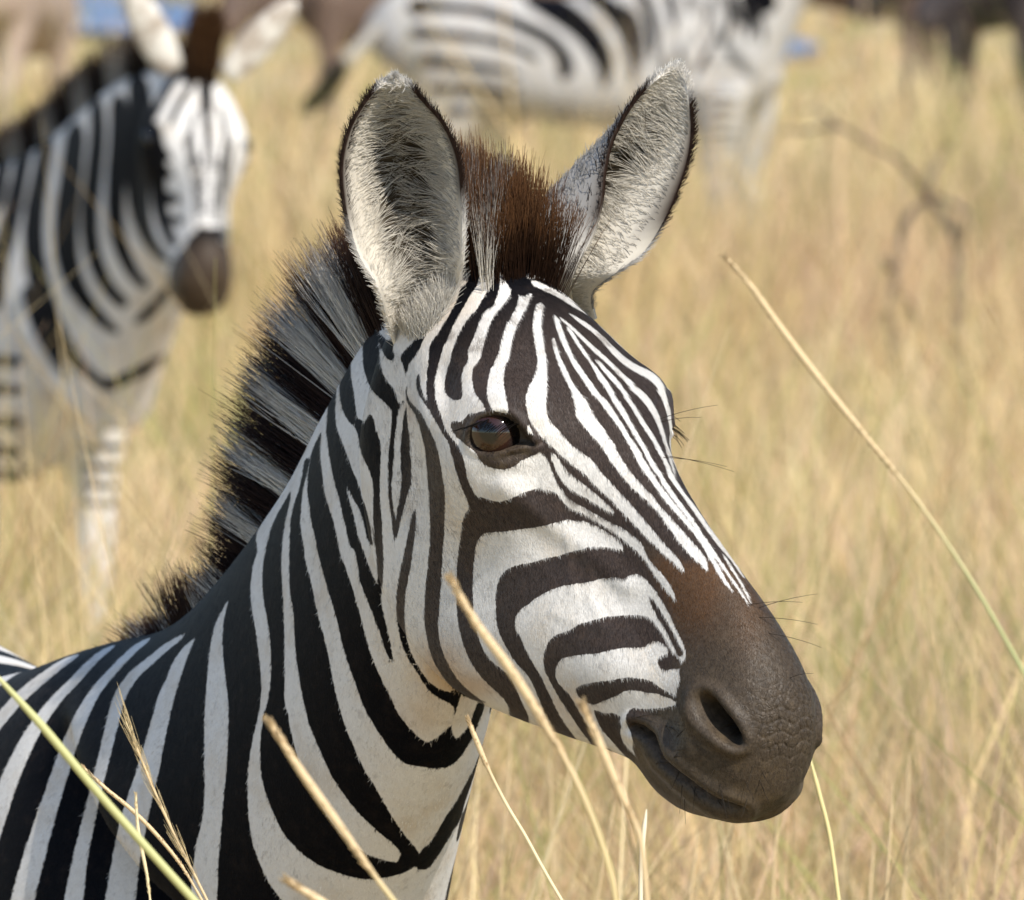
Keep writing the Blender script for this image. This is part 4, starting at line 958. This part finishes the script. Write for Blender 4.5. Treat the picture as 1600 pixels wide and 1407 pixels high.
# ---------------------------------------------------------------- single stalks that stand out
M_STEM, nt, b = mat('grass_stem')
cA = attr(nt,'col'); nt.links.new(cA.outputs['Color'],b.inputs['Base Color']); b.inputs['Roughness'].default_value = .5
def tube(P, r, K, n=7):
    P = np.asarray(P); d = np.gradient(P,axis=0); d /= np.linalg.norm(d,axis=1,keepdims=True)+1e-9
    ref = np.array([.2,.95,.1]); a = np.cross(d,ref); a /= np.linalg.norm(a,axis=1,keepdims=True); b_ = np.cross(d,a)
    th = np.linspace(0,2*math.pi,n,endpoint=False)
    R = P[:,None]+(a[:,None]*np.cos(th)[None,:,None]+b_[:,None]*np.sin(th)[None,:,None])*np.asarray(r)[:,None,None]
    m = len(P); i,j = np.meshgrid(np.arange(m-1),np.arange(n),indexing='ij'); q = i*n+j; q2 = i*n+(j+1)%n
    C = np.ones((m,n,4)); C[...,:3] = np.asarray(K)[:,None,:]
    return R.reshape(-1,3), np.stack([q,q2,q2+n,q+n],-1).reshape(-1,4), C.reshape(-1,4)
def stalk(label, pts, Y, w_px, col_top, col_low, head=0.0, feather=0, dy=0.0):
    """pts: pixels from the tip down; the stem then bends on to the ground. head: share of the drawn length with seeds"""
    pts = np.array(pts,float); k = 60
    P = cr(pts,k); W3 = np.array([at_y(x,y,Y+dy*i/k) for i,(x,y) in enumerate(P)])
    e = W3[-1]-W3[-4]; e /= np.linalg.norm(e); tail = [W3[-1]]; 
    while tail[-1][2] > .0 and len(tail)<80:
        e = norm(e*.93+np.array([0,0,-1.0])*.07); tail.append(tail[-1]+e*.04)
    full = np.vstack([W3,tail[1:]]); m = len(full); f = np.arange(m)/k
    s_ = Y/17580.0; r0 = w_px*s_/2*(1.05 if Y<9.1 else 1.0)
    r = np.where(f<head, r0*(.35+.65*np.sin(np.clip(f/max(head,1e-3),0,1)*math.pi*.85+.25)), r0*.62 if head else r0*np.clip(.25+f*3,0,1))
    t = smooth(head*.8,head*1.3+.15,f)[:,None]; K = np.array(col_top)*(1-t)+np.array(col_low)*t
    rt = bpy.data.objects.new('grass_stalk',None); COL.objects.link(rt); base = Vector((full[-1][0],full[-1][1],0)); rt.location = base
    bpy.context.view_layer.update()
    V,F,C = tube(full,r,K); me = new_mesh('stem',V,F,M_STEM); add_attr(me,'col',C,'FLOAT_COLOR'); child('stem',me,rt)
    if head or feather:
        L = int(k*(head or .9)); cnt = feather or int(60*head*len(pts))+160
        i0 = RNG.integers(0,max(L-1,1),cnt); A = full[i0]; d = full[i0]-full[i0+1]; d /= np.linalg.norm(d,axis=1,keepdims=True)+1e-9
        o = RNG.normal(0,1,(cnt,3)); o -= d*(o*d).sum(1,keepdims=True); o /= np.linalg.norm(o,axis=1,keepdims=True)
        ln = (r0*2.2 if head else .022)*RNG.uniform(.5,1.2,cnt)[:,None]
        T = A+d*ln*(1.0 if head else 1.5)+o*ln*(.42 if head else .22)
        cc = np.array(col_top)*RNG.uniform(.7,1.25,cnt)[:,None]
        me = strand_mesh('seed_head',M_GRASS,[strands(A,(A+T)/2+o*ln*.1,T,r0*.7 if head else .0006,r0*.2 if head else .0003,cc,cc,2)]); child('seed_head',me,rt)
    rt['label'] = label; rt['category'] = 'grass'; rt['group'] = 'single grass stalks'
TAN = (.62,.47,.27); PALE = (.74,.62,.38); GREEN = (.46,.46,.20); YEL = (.62,.57,.32)
stalk('pale green grass stem slanting across the striped shoulder',[(-30,1030),(60,1128),(150,1235),(240,1337),(310,1415)],8.5,13,YEL,GREEN)
stalk('tan seed spike leaning over the dark chest stripe',[(424,1132),(470,1205),(530,1290),(590,1375),(640,1440)],8.05,14,TAN,(.55,.50,.22),.75)
stalk('short tan spike tip rising in front of the chest',[(452,1378),(500,1408),(560,1450),(610,1500)],8.0,14,TAN,TAN,.8)
stalk('long tan grass spike crossing the jaw from the cheek downwards',[(708,912),(745,975),(800,1050),(850,1130),(895,1210),(930,1290),(955,1370),(965,1430)],7.95,15,TAN,(.60,.48,.24),.55)
stalk('tan grass spike in front of the mouth corner',[(912,1105),(940,1170),(970,1240),(1000,1310),(1012,1420)],8.0,14,TAN,TAN,.7)
stalk('jointed dry stem rising to the throat',[(732,1126),(760,1195),(790,1255),(820,1305),(850,1360),(885,1420)],9.25,9,TAN,PALE,.25)
stalk('tall arching grass spike with green stem standing right of the nose',[(1137,405),(1175,450),(1225,520),(1290,605),(1355,685),(1420,765),(1480,850),(1540,945),(1610,1070)],12.2,11,(.66,.50,.28),(.42,.44,.20),.62)
stalk('feathery dry grass plume before the shoulder',[(196,1126),(218,1180),(245,1245),(275,1310),(305,1370),(330,1420)],9.3,4.5,PALE,TAN,0,90)
stalk('rough tan grass spike crossing the green stem',[(131,1200),(165,1232),(205,1265),(245,1305),(285,1355),(320,1415)],9.35,7,TAN,TAN,.9)
stalk('thin upright pale grass spike before the shoulder stripes',[(212,1243),(215,1290),(222,1330),(230,1370),(236,1420)],9.3,6,PALE,PALE,.9)
stalk('straight pale stem below the muzzle',[(1262,1172),(1280,1240),(1297,1310),(1312,1420)],10.4,7,PALE,(.66,.58,.28))
stalk('white dry stem below the chin',[(1010,1265),(1003,1330),(1001,1420)],10.2,8,(.80,.72,.55),(.80,.72,.55))
for i,(x,y,l,hh,Yd) in enumerate([(1395,1225,-12,210,11.5),(1418,1300,-10,140,11.8),(1365,1315,-8,120,12.0),(1420,1170,-6,240,12.5),(1565,1260,-14,190,12.2),(1215,1250,-8,160,12.0),(800,1130,-18,260,12.6),(740,1250,-16,180,12.4),(1090,1300,-14,130,12.2),(960,1250,-30,180,12.0),(1500,1330,14,110,12.6),(860,1180,4,240,12.9)]):
    stalk('thin straw stem among the blurred grass beyond the big zebra',[(x,y),(x+l*.3,y+hh*.33),(x+l*.7,y+hh*.66),(x+l,y+hh)],Yd,random.uniform(3,5),PALE if i%3 else TAN,TAN,0,24 if i%2 else 0)
# bare shrub
M_BARK, nt, b = mat('dry_bark')
nt.links.new(mixc(nt,ramp(nt,noise(nt,60,4,.7),.3,.7),(.15,.105,.066),(.24,.17,.11)),b.inputs['Base Color']); b.inputs['Roughness'].default_value = .9
shrub = bpy.data.objects.new('bare_shrub',None); COL.objects.link(shrub); shrub.location = tuple(at_y(1455,520,34)*np.array([1,1,0])); bpy.context.view_layer.update()
s34 = 34/17580
for pts,w in (([(1390,640),(1395,540),(1392,470),(1405,420),(1412,350),(1450,310)],15),([(1390,540),(1385,500),(1395,465),(1420,470),(1432,520)],9),([(1495,640),(1497,500),(1500,400),(1480,345),(1450,310)],22),([(1450,315),(1458,270),(1485,225)],10),([(1500,380),(1512,340),(1490,318),(1452,306)],10),
               ([(1448,305),(1410,255),(1360,225),(1310,198),(1260,205)],9),([(1395,420),(1385,412),(1378,405)],14),([(1310,198),(1270,170),(1240,180)],6),([(1260,205),(1225,205)],8)):
    P = cr(np.array(pts,float),24); W3 = np.array([at_y(x,y,34+.25*math.sin(i*.2+w)) for i,(x,y) in enumerate(P)])
    V,F,C = tube(W3,np.linspace(w*s34*.55,w*s34*.35,24),np.tile((.1,.07,.05),(24,1)),8)
    child('branch',new_mesh('branch',V,F,M_BARK),shrub)
shrub['label'] = 'bare brown forked shrub standing in the dry grass'; shrub['category'] = 'shrub'
# ---------------------------------------------------------------- animals further off
CROP.update(X=(0,0,3.478),T=(0,0,1.5635),V=(440,0,3.2),W=(860,0,3.2))
def quadruped(name, with_p, psi, k, neck, head, pat, mats, label, cat, group, voxel=.011, wilde=False, mane=True, ears=True, tail=None, head_len=1.0, belly=0.0, hs=1.0):
    """one animal: body (single mesh), ears, mane, tail. neck: list of (crest a,z),(throat a,z),half width; head: (poll a,z), N, L in world"""
    f = np.array([math.cos(psi),-math.sin(psi),0.0]); s_ = np.array([-math.sin(psi),-math.cos(psi),0.0]); z = np.array([0,0,1.0])
    W0 = np.array(with_p,float); P = lambda a,zz,l=0.0: W0+(f*a+z*zz+s_*l)*k
    parts = []
    trunk = TRUNK if not wilde else [(.36,-.34,-.46,.05),(.28,-.22,-.58,.12),(.16,-.06,-.66,.18),(.02,.03,-.68,.21),(-.12,0,-.66,.23),(-.3,-.06,-.62,.25),(-.55,-.12,-.58,.25),(-.8,-.15,-.55,.23),(-1.0,-.20,-.52,.19),(-1.1,-.28,-.46,.11),(-1.14,-.34,-.42,.05)]
    rr = [oval(P(a,(zt+zb)/2),s_,z,w*k,(zt-zb)/2*k,(zt-zb)/2*k,32,.88,-.12) for a,zt,zb,w in cr([(a_,t_,b_+belly,w_) for a_,t_,b_,w_ in trunk],44)]
    parts.append(tube_mesh(rr))
    rr = []
    for r in cr([[d[0],d[1],v[0],v[1],w] for d,v,w in neck],26):
        D,Vv = P(r[0],r[1]),P(r[2],r[3]); c = D*.45+Vv*.55
        rr.append(oval(c,s_,norm(D-Vv),r[4]*k,np.linalg.norm(D-c),np.linalg.norm(Vv-c),28,1.0,-.2))
    parts.append(tube_mesh(rr))
    (pa,pz),hn,hl_ = head; poll = P(pa,pz); hn = norm(hn); hl_ = np.asarray(hl_,float); hl_ = norm(hl_-hn*np.dot(hl_,hn)); hd = norm(np.cross(hn,hl_)); hd = hd if hd[2]>0 else -hd
    hq = lambda u,v,l=0.0: poll+(hn*u*head_len+hd*v-hl_*l)*k*hs
    R = []
    fr = np.array([0,.03,.12,.30,.55,.80,.95,1.0])
    for r in cr(HEAD,36):
        h = r[1]-r[2]; ws = np.concatenate([[0],[r[3]*.52],r[3:8],[0]]); prof = cr(np.stack([ws,r[1]-fr*h],1),15)
        Pp = np.vstack([prof,prof[1:-1][::-1]*np.array([-1,1])]); R.append(np.array([hq(r[0],y,x) for x,y in Pp]))
    parts.append(tube_mesh(R))
    g_ = -W0[2]/k
    for side,a,hind in ((1,.12,0),(-1,.17,0),(1,-1.0,1),(-1,-.90,1)):
        if wilde and hind: a += .08
        if not hind: T = [(a,-.40,.10,.11),(a+.01,-.55,.075,.09),(a,-.70,.052,.062),(a+.01,-.86,.042,.045),(a,-.95,.034,.034),(a,g_+.14,.030,.030),(a+.015,g_+.08,.034,.036),(a+.05,g_+.005,.042,.055)]
        else: T = [(a+.12,-.35,.12,.18),(a+.12,-.52,.09,.13),(a+.05,-.66,.06,.075),(a-.06,-.80,.042,.05),(a-.06,-.90,.037,.042),(a-.04,g_+.14,.032,.033),(a-.02,g_+.08,.035,.037),(a+.02,g_+.005,.043,.056)]
        parts.append(tube_mesh([oval(P(x,zz,side*.13),s_,f,w*k,d*k,d*k,16) for x,zz,w,d in cr(T,26)]))
    V,F = join_vf(parts); me = remesh(V,F,voxel,6)
    Q = verts(me)
    root = bpy.data.objects.new(name,None); COL.objects.link(root); root.location = (W0[0]-f[0]*.4*k,W0[1]-f[1]*.4*k,0); bpy.context.view_layer.update()
    if pat is not None:
        pn,frame = pat
        dh = Q-poll; hh = np.stack([dh@hn,dh@hd,-(dh@hl_)],1); ishead = (hh[:,0]>-.02*k)&(np.abs(hh[:,2])<.13*k)&(hh[:,1]<.06*k)&(hh[:,1]>-.34*k)&(hh[:,0]<.6*k)
        db = Q-W0; la = db@s_
        nn = normals(me); vw = CAMP-Q; vw /= np.linalg.norm(vw,axis=1,keepdims=True); fc = (nn*vw).sum(1)
        own_ = project(Q); mir = project(np.where(ishead[:,None],Q+np.outer(2*hh[:,2],hl_),Q-np.outer(2*la,s_)))
        lt = np.where(ishead,hh[:,2],la)
        Qx = np.where(((lt>=0)|(fc>.12))[:,None],own_,mir)
        sdv = np.full(len(Q),25.0)
        ins = (Qx[:,0]>frame[0])&(Qx[:,0]<frame[1])&(Qx[:,1]>frame[2])
        sdv[ins] = coat_sd(Qx[ins],pn)
        aa = (db@f)/k; zz = db[:,2]/k
        st = np.sin((aa+.3*np.maximum(0,-.7-aa)*(zz+.5))*2*math.pi/.13)*16; st = np.where(zz<-.6,np.sin(zz*2*math.pi/.09)*9+4,st)
        sdv[~ins] = st[~ins]
        add_attr(me,'sd',sdv); muz = .8*smooth(.40,.46,hh[:,0]/k)*ishead; sdm = sdv.copy(); sdm[(hh[:,0]/k>.43)&ishead] = -20
        me.attributes['sd'].data.foreach_set('value',sdm.astype(np.float32))
        add_attr(me,'muz',muz)
        for a in ('wrinkle','warm','head_tone'): add_attr(me,a,np.zeros(len(Q)))
        add_attr(me,'brown',.35*muz)
    me.materials.clear(); me.materials.append(mats[0]); me.shade_smooth()
    child('body',me,root)
    if ears:
        for sgn in (1,-1):
            rows_e = []
            for t in np.linspace(0,1,12):
                w = .045*math.sin(math.pi*min(1,.18+.72*t))**.8*(1 if t<.98 else .2)
                c = hq(-.005-.115*t,.0+.12*t,sgn*(.052+.115*t)); ax = -hn*.115*head_len+hd*.12-hl_*sgn*.115; fcing = norm(hd*.55+hn*.75); wd = norm(np.cross(ax,fcing)); rows_e.append(oval(c,wd,norm(np.cross(wd,ax)),w*.86*k,.016*k,.016*k,14))
            V,F = tube_mesh(rows_e); em = new_mesh('ear',V,F,mats[1] if len(mats)>1 else mats[0]); child('ear',em,root)
    if mane:
        n = 1500; tt = RNG.random(n); cc = cr([[d[0],d[1]] for d,v,w in neck],60); ii_ = (tt*59).astype(int)
        base = np.array([P(cc[i][0],cc[i][1]) for i in ii_]); base = base - z*.01*k
        tang = np.array([P(*cc[min(i+1,59)])-P(*cc[max(i-1,0)]) for i in ii_]); tang /= np.linalg.norm(tang,axis=1,keepdims=True)+1e-9
        upd = np.cross(tang,s_); upd = np.where((upd[:,2]<0)[:,None],-upd,upd)
        lat2 = RNG.uniform(-1,1,n); ln_ = .10*k*RNG.uniform(.7,1.1,n)*(np.sin(np.pi*np.clip(tt*.9+.08,0,1))**.3)
        tp = base+upd*ln_[:,None]+np.outer(lat2,s_)*.02*k+RNG.normal(0,.006,(n,3)); base = base+np.outer(lat2,s_)*.025*k
        if pat is not None: bandm = (np.sin(tt*34)>-.1)
        else: bandm = np.ones(n,bool)
        c0 = np.where(bandm[:,None],(.02,.013,.011),(.55,.51,.45)); c1 = np.tile((.06,.032,.018),(n,1))
        m_ = child('mane',strand_mesh('mane',M_HAIR,[strands(base,(base+tp)/2,tp,.004,.002,c0,c1,2)]),root); m_['kind'] = 'stuff'
    if tail is not None:
        Tp = cr(np.array(tail,float),24); Kt = np.array([(.55,.52,.47) if i<13 else (.03,.022,.018) for i in range(24)]) if not wilde else np.tile((.02,.015,.012),(24,1))
        rT = np.interp(np.linspace(0,1,24),[0,.5,.62,.85,1],[.026,.022,.040,.036,.010])*k
        V,F,C = tube(Tp,rT,Kt,10); tm = new_mesh('tail',V,F,M_HAIR); add_attr(tm,'col',C,'FLOAT_COLOR'); child('tail',tm,root)
    root['label'] = label; root['category'] = cat; root['group'] = group
    return root,hq,hn,hd,hl_,P
M_EARW, nt, b = mat('white_ear'); nt.links.new(mixc(nt,ramp(nt,noise(nt,22,3,.6),.42,.62),(.72,.69,.63),(.40,.34,.28)),b.inputs['Base Color']); b.inputs['Roughness'].default_value = .8
M_HIDE_FAR = hide_material('zebra_coat_far',2.0,1.0,200.0); M_HIDE_DIM = hide_material('zebra_coat_dim',2.0,1.0,200.0,.70)  # second copy: pale hair darkened in colour in place of missing shade
# --- second zebra: faces us, stands behind and to the left
Y2 = 23.4; PS2 = math.radians(62)
S2 = np.array([-math.sin(PS2),-math.cos(PS2),0]); F2 = np.array([math.cos(PS2),-math.sin(PS2),0])
POLL2 = at_y(308,112,Y2)
def az2(x,y):
    p = on_plane(x,y,POLL2,S2)-W2; return (p@F2,p[2])
W2 = np.zeros(3); W2 = on_plane(5,250,POLL2,S2)
neck2 = [(az2(0,252),az2(190,680),.14),(az2(45,240),az2(220,600),.115),(az2(95,205),az2(248,530),.10),(az2(140,165),az2(272,470),.095),(az2(190,125),az2(285,410),.082),(az2(250,105),az2(310,340),.072),(az2(295,110),az2(330,290),.06)]
pat2 = []
def z2(b_): pat2.append((1,brush('T',[(x,y,w*(1.22 if w>=20 else 2.0)) for x,y,w in b_])))
z2([(10,330,26),(5,430,30),(-20,520,36)]); z2([(62,355,30),(45,450,34),(20,560,40),(-10,660,44),(-20,760,40)])
z2([(118,330,30),(100,430,36),(80,540,42),(85,650,44),(115,760,42),(155,850,38),(215,915,22),(260,942,10)])
z2([(60,700,20),(90,800,26),(140,890,20),(170,930,6)])
z2([(188,300,40),(172,440,46),(158,560,50),(166,650,46),(195,720,36),(255,790,24),(290,815,8)])
z2([(236,240,26),(240,330,34),(228,440,36),(216,540,36),(228,630,34),(262,705,28),(310,750,14)])
z2([(290,230,34),(292,330,40),(284,430,40),(280,520,36),(292,600,32),(325,670,26),(360,705,10)])
z2([(335,180,40),(345,280,54),(340,380,56),(336,480,46),(350,560,34),(382,618,22),(415,640,8)])
z2([(378,300,26),(385,380,34),(386,470,34),(400,550,28),(428,605,12)])
for a in ([(372,335,26),(400,375,20),(420,390,6)],[(385,410,26),(425,430,10)],[(400,480,26),(440,492,12)],[(415,530,20),(450,545,8)],[(600,345,26),(625,350,30)],[(590,410,10),(615,405,14)],[(585,460,8),(610,450,12)]): z2(a)
for a in ([(470,150,6),(420,200,10),(385,260,12),(370,300,6)],[(480,190,8),(440,250,10),(412,310,8)],[(510,160,6),(560,190,10),(600,260,10),(620,310,6)],[(500,200,30),(505,250,26),(505,300,10),(505,420,4)],[(475,260,6),(465,330,8),(485,420,5)],[(535,250,6),(555,330,8),(535,420,5)],[(450,330,5),(470,430,6),(490,520,4)],[(575,330,5),(550,430,6),(530,520,4)],[(520,300,4),(522,500,4)]): z2(a)
for x_ in (478,492,506,520,534,548): z2([(506+(x_-506)*1.5,380,3),(x_,470,4),(506+(x_-506)*.9,560,4)])
z2([(478,560,10),(505,572,16),(540,570,14),(570,590,10)])
z2([(235,930,10),(262,945,16),(330,915,14),(400,875,12),(420,860,3)])
z2([(330,790,10),(370,760,14),(415,700,10)])
for yy_ in (880,950,1030,1100,1160): z2([(-20,yy_,26),(30,yy_+4,22),(62,yy_+2,6)])
for yy_ in (1090,1140,1185,1230): z2([(200,yy_,7),(260,yy_+4,9),(320,yy_-2,7)])
pat2.append((1,px('T',[(448,600),(470,565),(500,575),(545,590),(590,622),(598,680),(572,740),(522,778),(470,752),(448,690)])))
r2 = quadruped('zebra',W2,PS2,1.0,neck2,(az2(312,118),cv(.05,.84,-.52),cv(.93,-.10,.33)),(pat2,(-60,700,-50)),[M_HIDE_FAR,M_EARW],
   'smaller striped zebra facing forward in the grass behind the big one','zebra','zebras in the dry grass',hs=1.08,head_len=.93)
root2,hq2,hn2,hd2,hl2,P2_ = r2
for sgn in (1,-1):
    V,F = tube_mesh([oval(hq2(.14,-.035,sgn*(.094+.012*math.sin(t))),hn2,hd2,.016*math.cos(t)+.001,.012*math.cos(t)+.001,.012*math.cos(t)+.001,12) for t in np.linspace(-1.4,1.4,7)])
    child('eye',new_mesh('eye',V,F,M_EYE),root2)
n = 700; tt = RNG.random(n); bs = np.array([hq2(-.06+.09*t,.0,RNG.uniform(-.03,.03)) for t in tt]); tp = bs+np.outer(RNG.uniform(.10,.16,n)*np.sin(.5+2.2*tt),hd2*.75-hn2*.55)+RNG.normal(0,.008,(n,3))
fl2 = child('forelock',strand_mesh('forelock',M_HAIR,[strands(bs,(bs+tp)/2,tp,.004,.0015,np.tile((.03,.018,.012),(n,1)),np.tile((.16,.08,.035),(n,1)),2)]),root2); fl2['kind'] = 'stuff'
# --- third zebra: side on, further back
Y3 = 40.0; PS3 = math.radians(14)
F3 = np.array([math.cos(PS3),-math.sin(PS3),0])
W3_ = at_y(1085,-40,Y3); k3 = W3_[2]/1.27
pat3 = []
def z3(c_,b_): pat3.append((1,brush(c_,[(x,y,w*1.9) for x,y,w in b_])))
z3('V',[(640,60,60),(700,25,50),(760,38,32),(900,40,26),(1050,70,32),(1200,130,36),(1330,190,40),(1400,260,40),(1430,340,44),(1400,400,30)])
z3('V',[(640,160,40),(760,170,30),(900,180,26),(1050,200,26),(1180,240,24),(1290,300,20)]); z3('V',[(680,300,40),(800,310,32),(950,330,26),(1080,345,22),(1200,380,14)])
z3('V',[(740,440,36),(860,460,30),(1000,455,26),(1120,465,20),(1200,440,10)]); z3('V',[(800,560,26),(900,560,24),(1020,560,20),(1100,560,8)])
z3('W',[(-120,-40,60),(0,30,70),(100,90,72),(190,170,66),(250,260,60),(280,350,44),(270,440,20)]); z3('W',[(160,-60,50),(240,0,50),(320,60,55),(380,160,48),(405,260,36),(415,370,25),(410,430,8)])
z3('W',[(440,-60,30),(470,0,32),(510,100,34),(520,200,26),(515,290,10)]); z3('W',[(590,-40,30),(605,20,30),(620,90,24),(615,160,6)]); z3('W',[(690,-40,26),(705,20,22),(715,90,10)]); z3('W',[(800,-20,20),(790,90,14),(765,170,6)])
z3('W',[(850,130,8),(800,240,18),(750,320,20),(720,400,12)]); z3('W',[(1010,-60,70),(1060,0,70),(1120,50,50)]); z3('W',[(900,0,16),(950,90,16),(970,170,6)])
for xs_ in ([(880,-40,22),(900,30,20),(905,110,14),(880,200,8)],[(960,-40,24),(985,40,22),(1000,120,18),(990,210,8)],[(1030,60,14),(1060,140,14),(1060,230,6)],[(560,250,8),(570,330,14),(560,420,10)],[(640,200,8),(660,300,14),(650,400,12)],[(720,150,8),(740,230,10)],[(345,20,14),(430,90,16),(460,200,14),(465,330,10)]): z3('W',[(x,y,w*1.35) for x,y,w in xs_])
for yy_ in (330,420,500,560,620,680,730): z3('W',[(770,yy_,5),(860,yy_-12,12),(960,yy_-4,5)])
tail3 = [at_y(652,-30,Y3+.3),at_y(610,20,Y3+.2),at_y(560,75,Y3),at_y(530,110,Y3-.1),at_y(500,150,Y3-.1),at_y(470,178,Y3-.1)]
quadruped('zebra',W3_,PS3,k3,[((-.05,-.01),(.30,-.42),.17),((.10,.08),(.36,-.24),.14),((.24,.20),(.44,-.06),.11),((.38,.33),(.52,.10),.09),((.48,.42),(.58,.22),.07)],((.50,.43),F3*.72+np.array([0,0,-.7]),np.cross(F3,[0,0,1.0])*-1),(pat3,(560,1400,-60)),[M_HIDE_DIM,M_EARW],
   'zebra standing side on with its tail swung out before the brown herd','zebra','zebras in the dry grass',voxel=.013,tail=tail3,belly=.12)
# --- wildebeest herd
def wilde_mat(name,c1,c2):
    m,nt,b = mat(name); nt.links.new(mixc(nt,ramp(nt,noise(nt,5,4,.6),.35,.65),c1,c2),b.inputs['Base Color']); b.inputs['Roughness'].default_value = .7; return m
WM = [wilde_mat('grey_brown_hide',(.30,.22,.17),(.40,.31,.25)),wilde_mat('brown_hide',(.085,.055,.042),(.14,.092,.07)),wilde_mat('dark_hide',(.018,.013,.016),(.04,.03,.03))]
M_HORN,nt,b = mat('horn'); b.inputs['Base Color'].default_value = (.03,.026,.022,1); b.inputs['Roughness'].default_value = .4
def wildebeest(x,y,Y,psi,k,m,label):
    w = at_y(x,y,Y); w[2] = 1.22*k
    f = np.array([math.cos(psi),-math.sin(psi),0]); s_ = np.array([-math.sin(psi),-math.cos(psi),0])
    tl = [w+(f*-1.10+np.array([0,0,-.22]))*k,w+(f*-1.18+np.array([0,0,-.35]))*k,w+(f*-1.18+np.array([0,0,-.6]))*k,w+(f*-1.16+np.array([0,0,-.85]))*k]
    r = quadruped('wildebeest',w,psi,k,[((-.06,.0),(.28,-.46),.17),((.12,.03),(.36,-.40),.14),((.28,-.02),(.44,-.36),.115),((.42,-.08),(.50,-.32),.095),((.50,-.12),(.54,-.28),.075)],((.50,-.10),f*.45+np.array([0,0,-.9]),-np.cross(f,[0,0,1.0])),None,[m],label,'wildebeest','herd behind the zebras',voxel=.018,wilde=True,tail=tl,head_len=1.05)
    root,hq = r[0],r[1]
    for sg in (1,-1):
        hp_ = np.array([hq(-.01,.0,sg*.03),hq(.02,-.01,sg*.14),hq(.03,.03,sg*.22),hq(-.04,.10,sg*.24),hq(-.10,.13,sg*.20)])
        V,F,C = tube(cr(hp_,20),np.linspace(.03,.006,20)*k,np.tile((.03,.03,.03),(20,1)),10); child('horn',new_mesh('horn',V,F,M_HORN),root)
wildebeest(38,0,53,math.radians(-80),1.05,WM[0],'grey-beige wildebeest seen from behind next to the water')
wildebeest(560,0,56,math.radians(168),1.0,WM[1],'brown wildebeest behind the swung tail of the side-on zebra')
wildebeest(690,0,60,math.radians(185),1.0,WM[1],'brown wildebeest hidden behind the rump of the side-on zebra')
wildebeest(1395,0,61,math.radians(15),1.0,WM[1],'brown wildebeest beyond the small pool of water')
wildebeest(1545,0,59,math.radians(190),1.0,WM[2],'nearly black wildebeest at the edge of the herd')
wildebeest(1650,0,57,math.radians(170),1.0,WM[2],'black wildebeest overlapping its dark neighbour in the herd')
# green shrubs beyond
M_LEAF,nt,b = mat('green_leaf'); nt.links.new(mixc(nt,ramp(nt,noise(nt,9,3,.6),.35,.65),(.06,.13,.02),(.12,.19,.035)),b.inputs['Base Color']); b.inputs['Roughness'].default_value = .55
def green_bush(x,Y,r,h,label):
    c = at_y(x,0,Y); root = bpy.data.objects.new('green_bush',None); COL.objects.link(root); root.location = (c[0],Y,0); bpy.context.view_layer.update()
    n = 2600; u = RNG.normal(0,1,(n,3)); u /= np.linalg.norm(u,axis=1,keepdims=True); rad = RNG.uniform(.35,1,n)**.5*(1+.25*np.sin(u[:,0]*5)*np.sin(u[:,2]*6+u[:,1]*4))
    Pc = np.array([c[0],Y,h*.55])+u*rad[:,None]*np.array([r,r,h*.5]); Pc[:,2] = np.maximum(Pc[:,2],.05)
    a = RNG.normal(0,1,(n,3)); a /= np.linalg.norm(a,axis=1,keepdims=True); b_ = np.cross(a,RNG.normal(0,1,(n,3))); b_ /= np.linalg.norm(b_,axis=1,keepdims=True); s_ = RNG.uniform(.03,.06,n)[:,None]
    V = np.stack([Pc-a*s_,Pc+b_*s_*.5,Pc+a*s_,Pc-b_*s_*.5],1).reshape(-1,3); F = np.arange(n*4).reshape(-1,4)
    child('foliage',new_mesh('foliage',V,F,M_LEAF,False),root)
    for q in range(5):
        an = q*1.3; e = np.array([c[0]+math.cos(an)*r*.5,Y+math.sin(an)*r*.5,h*.6]); b0 = np.array([c[0],Y,-.02]); P = np.array([b0*(1-t)+e*t+np.array([0,0,.1*math.sin(3*t)]) for t in np.linspace(0,1,8)])
        V,F,C = tube(P,np.linspace(.02,.008,8),np.tile((.1,.08,.05),(8,1)),6); child('stem',new_mesh('stem',V,F,M_BARK),root)
    root['label'] = label; root['category'] = 'bush'
green_bush(250,94,.35,.55,'low green bush beyond the water, left of the brown forelock'.replace('left of','next to')); green_bush(335,92,.32,.5,'bright green bush between the ears of the forward-facing zebra'); green_bush(425,93,.3,.5,'green bush behind the white ear of the forward-facing zebra')
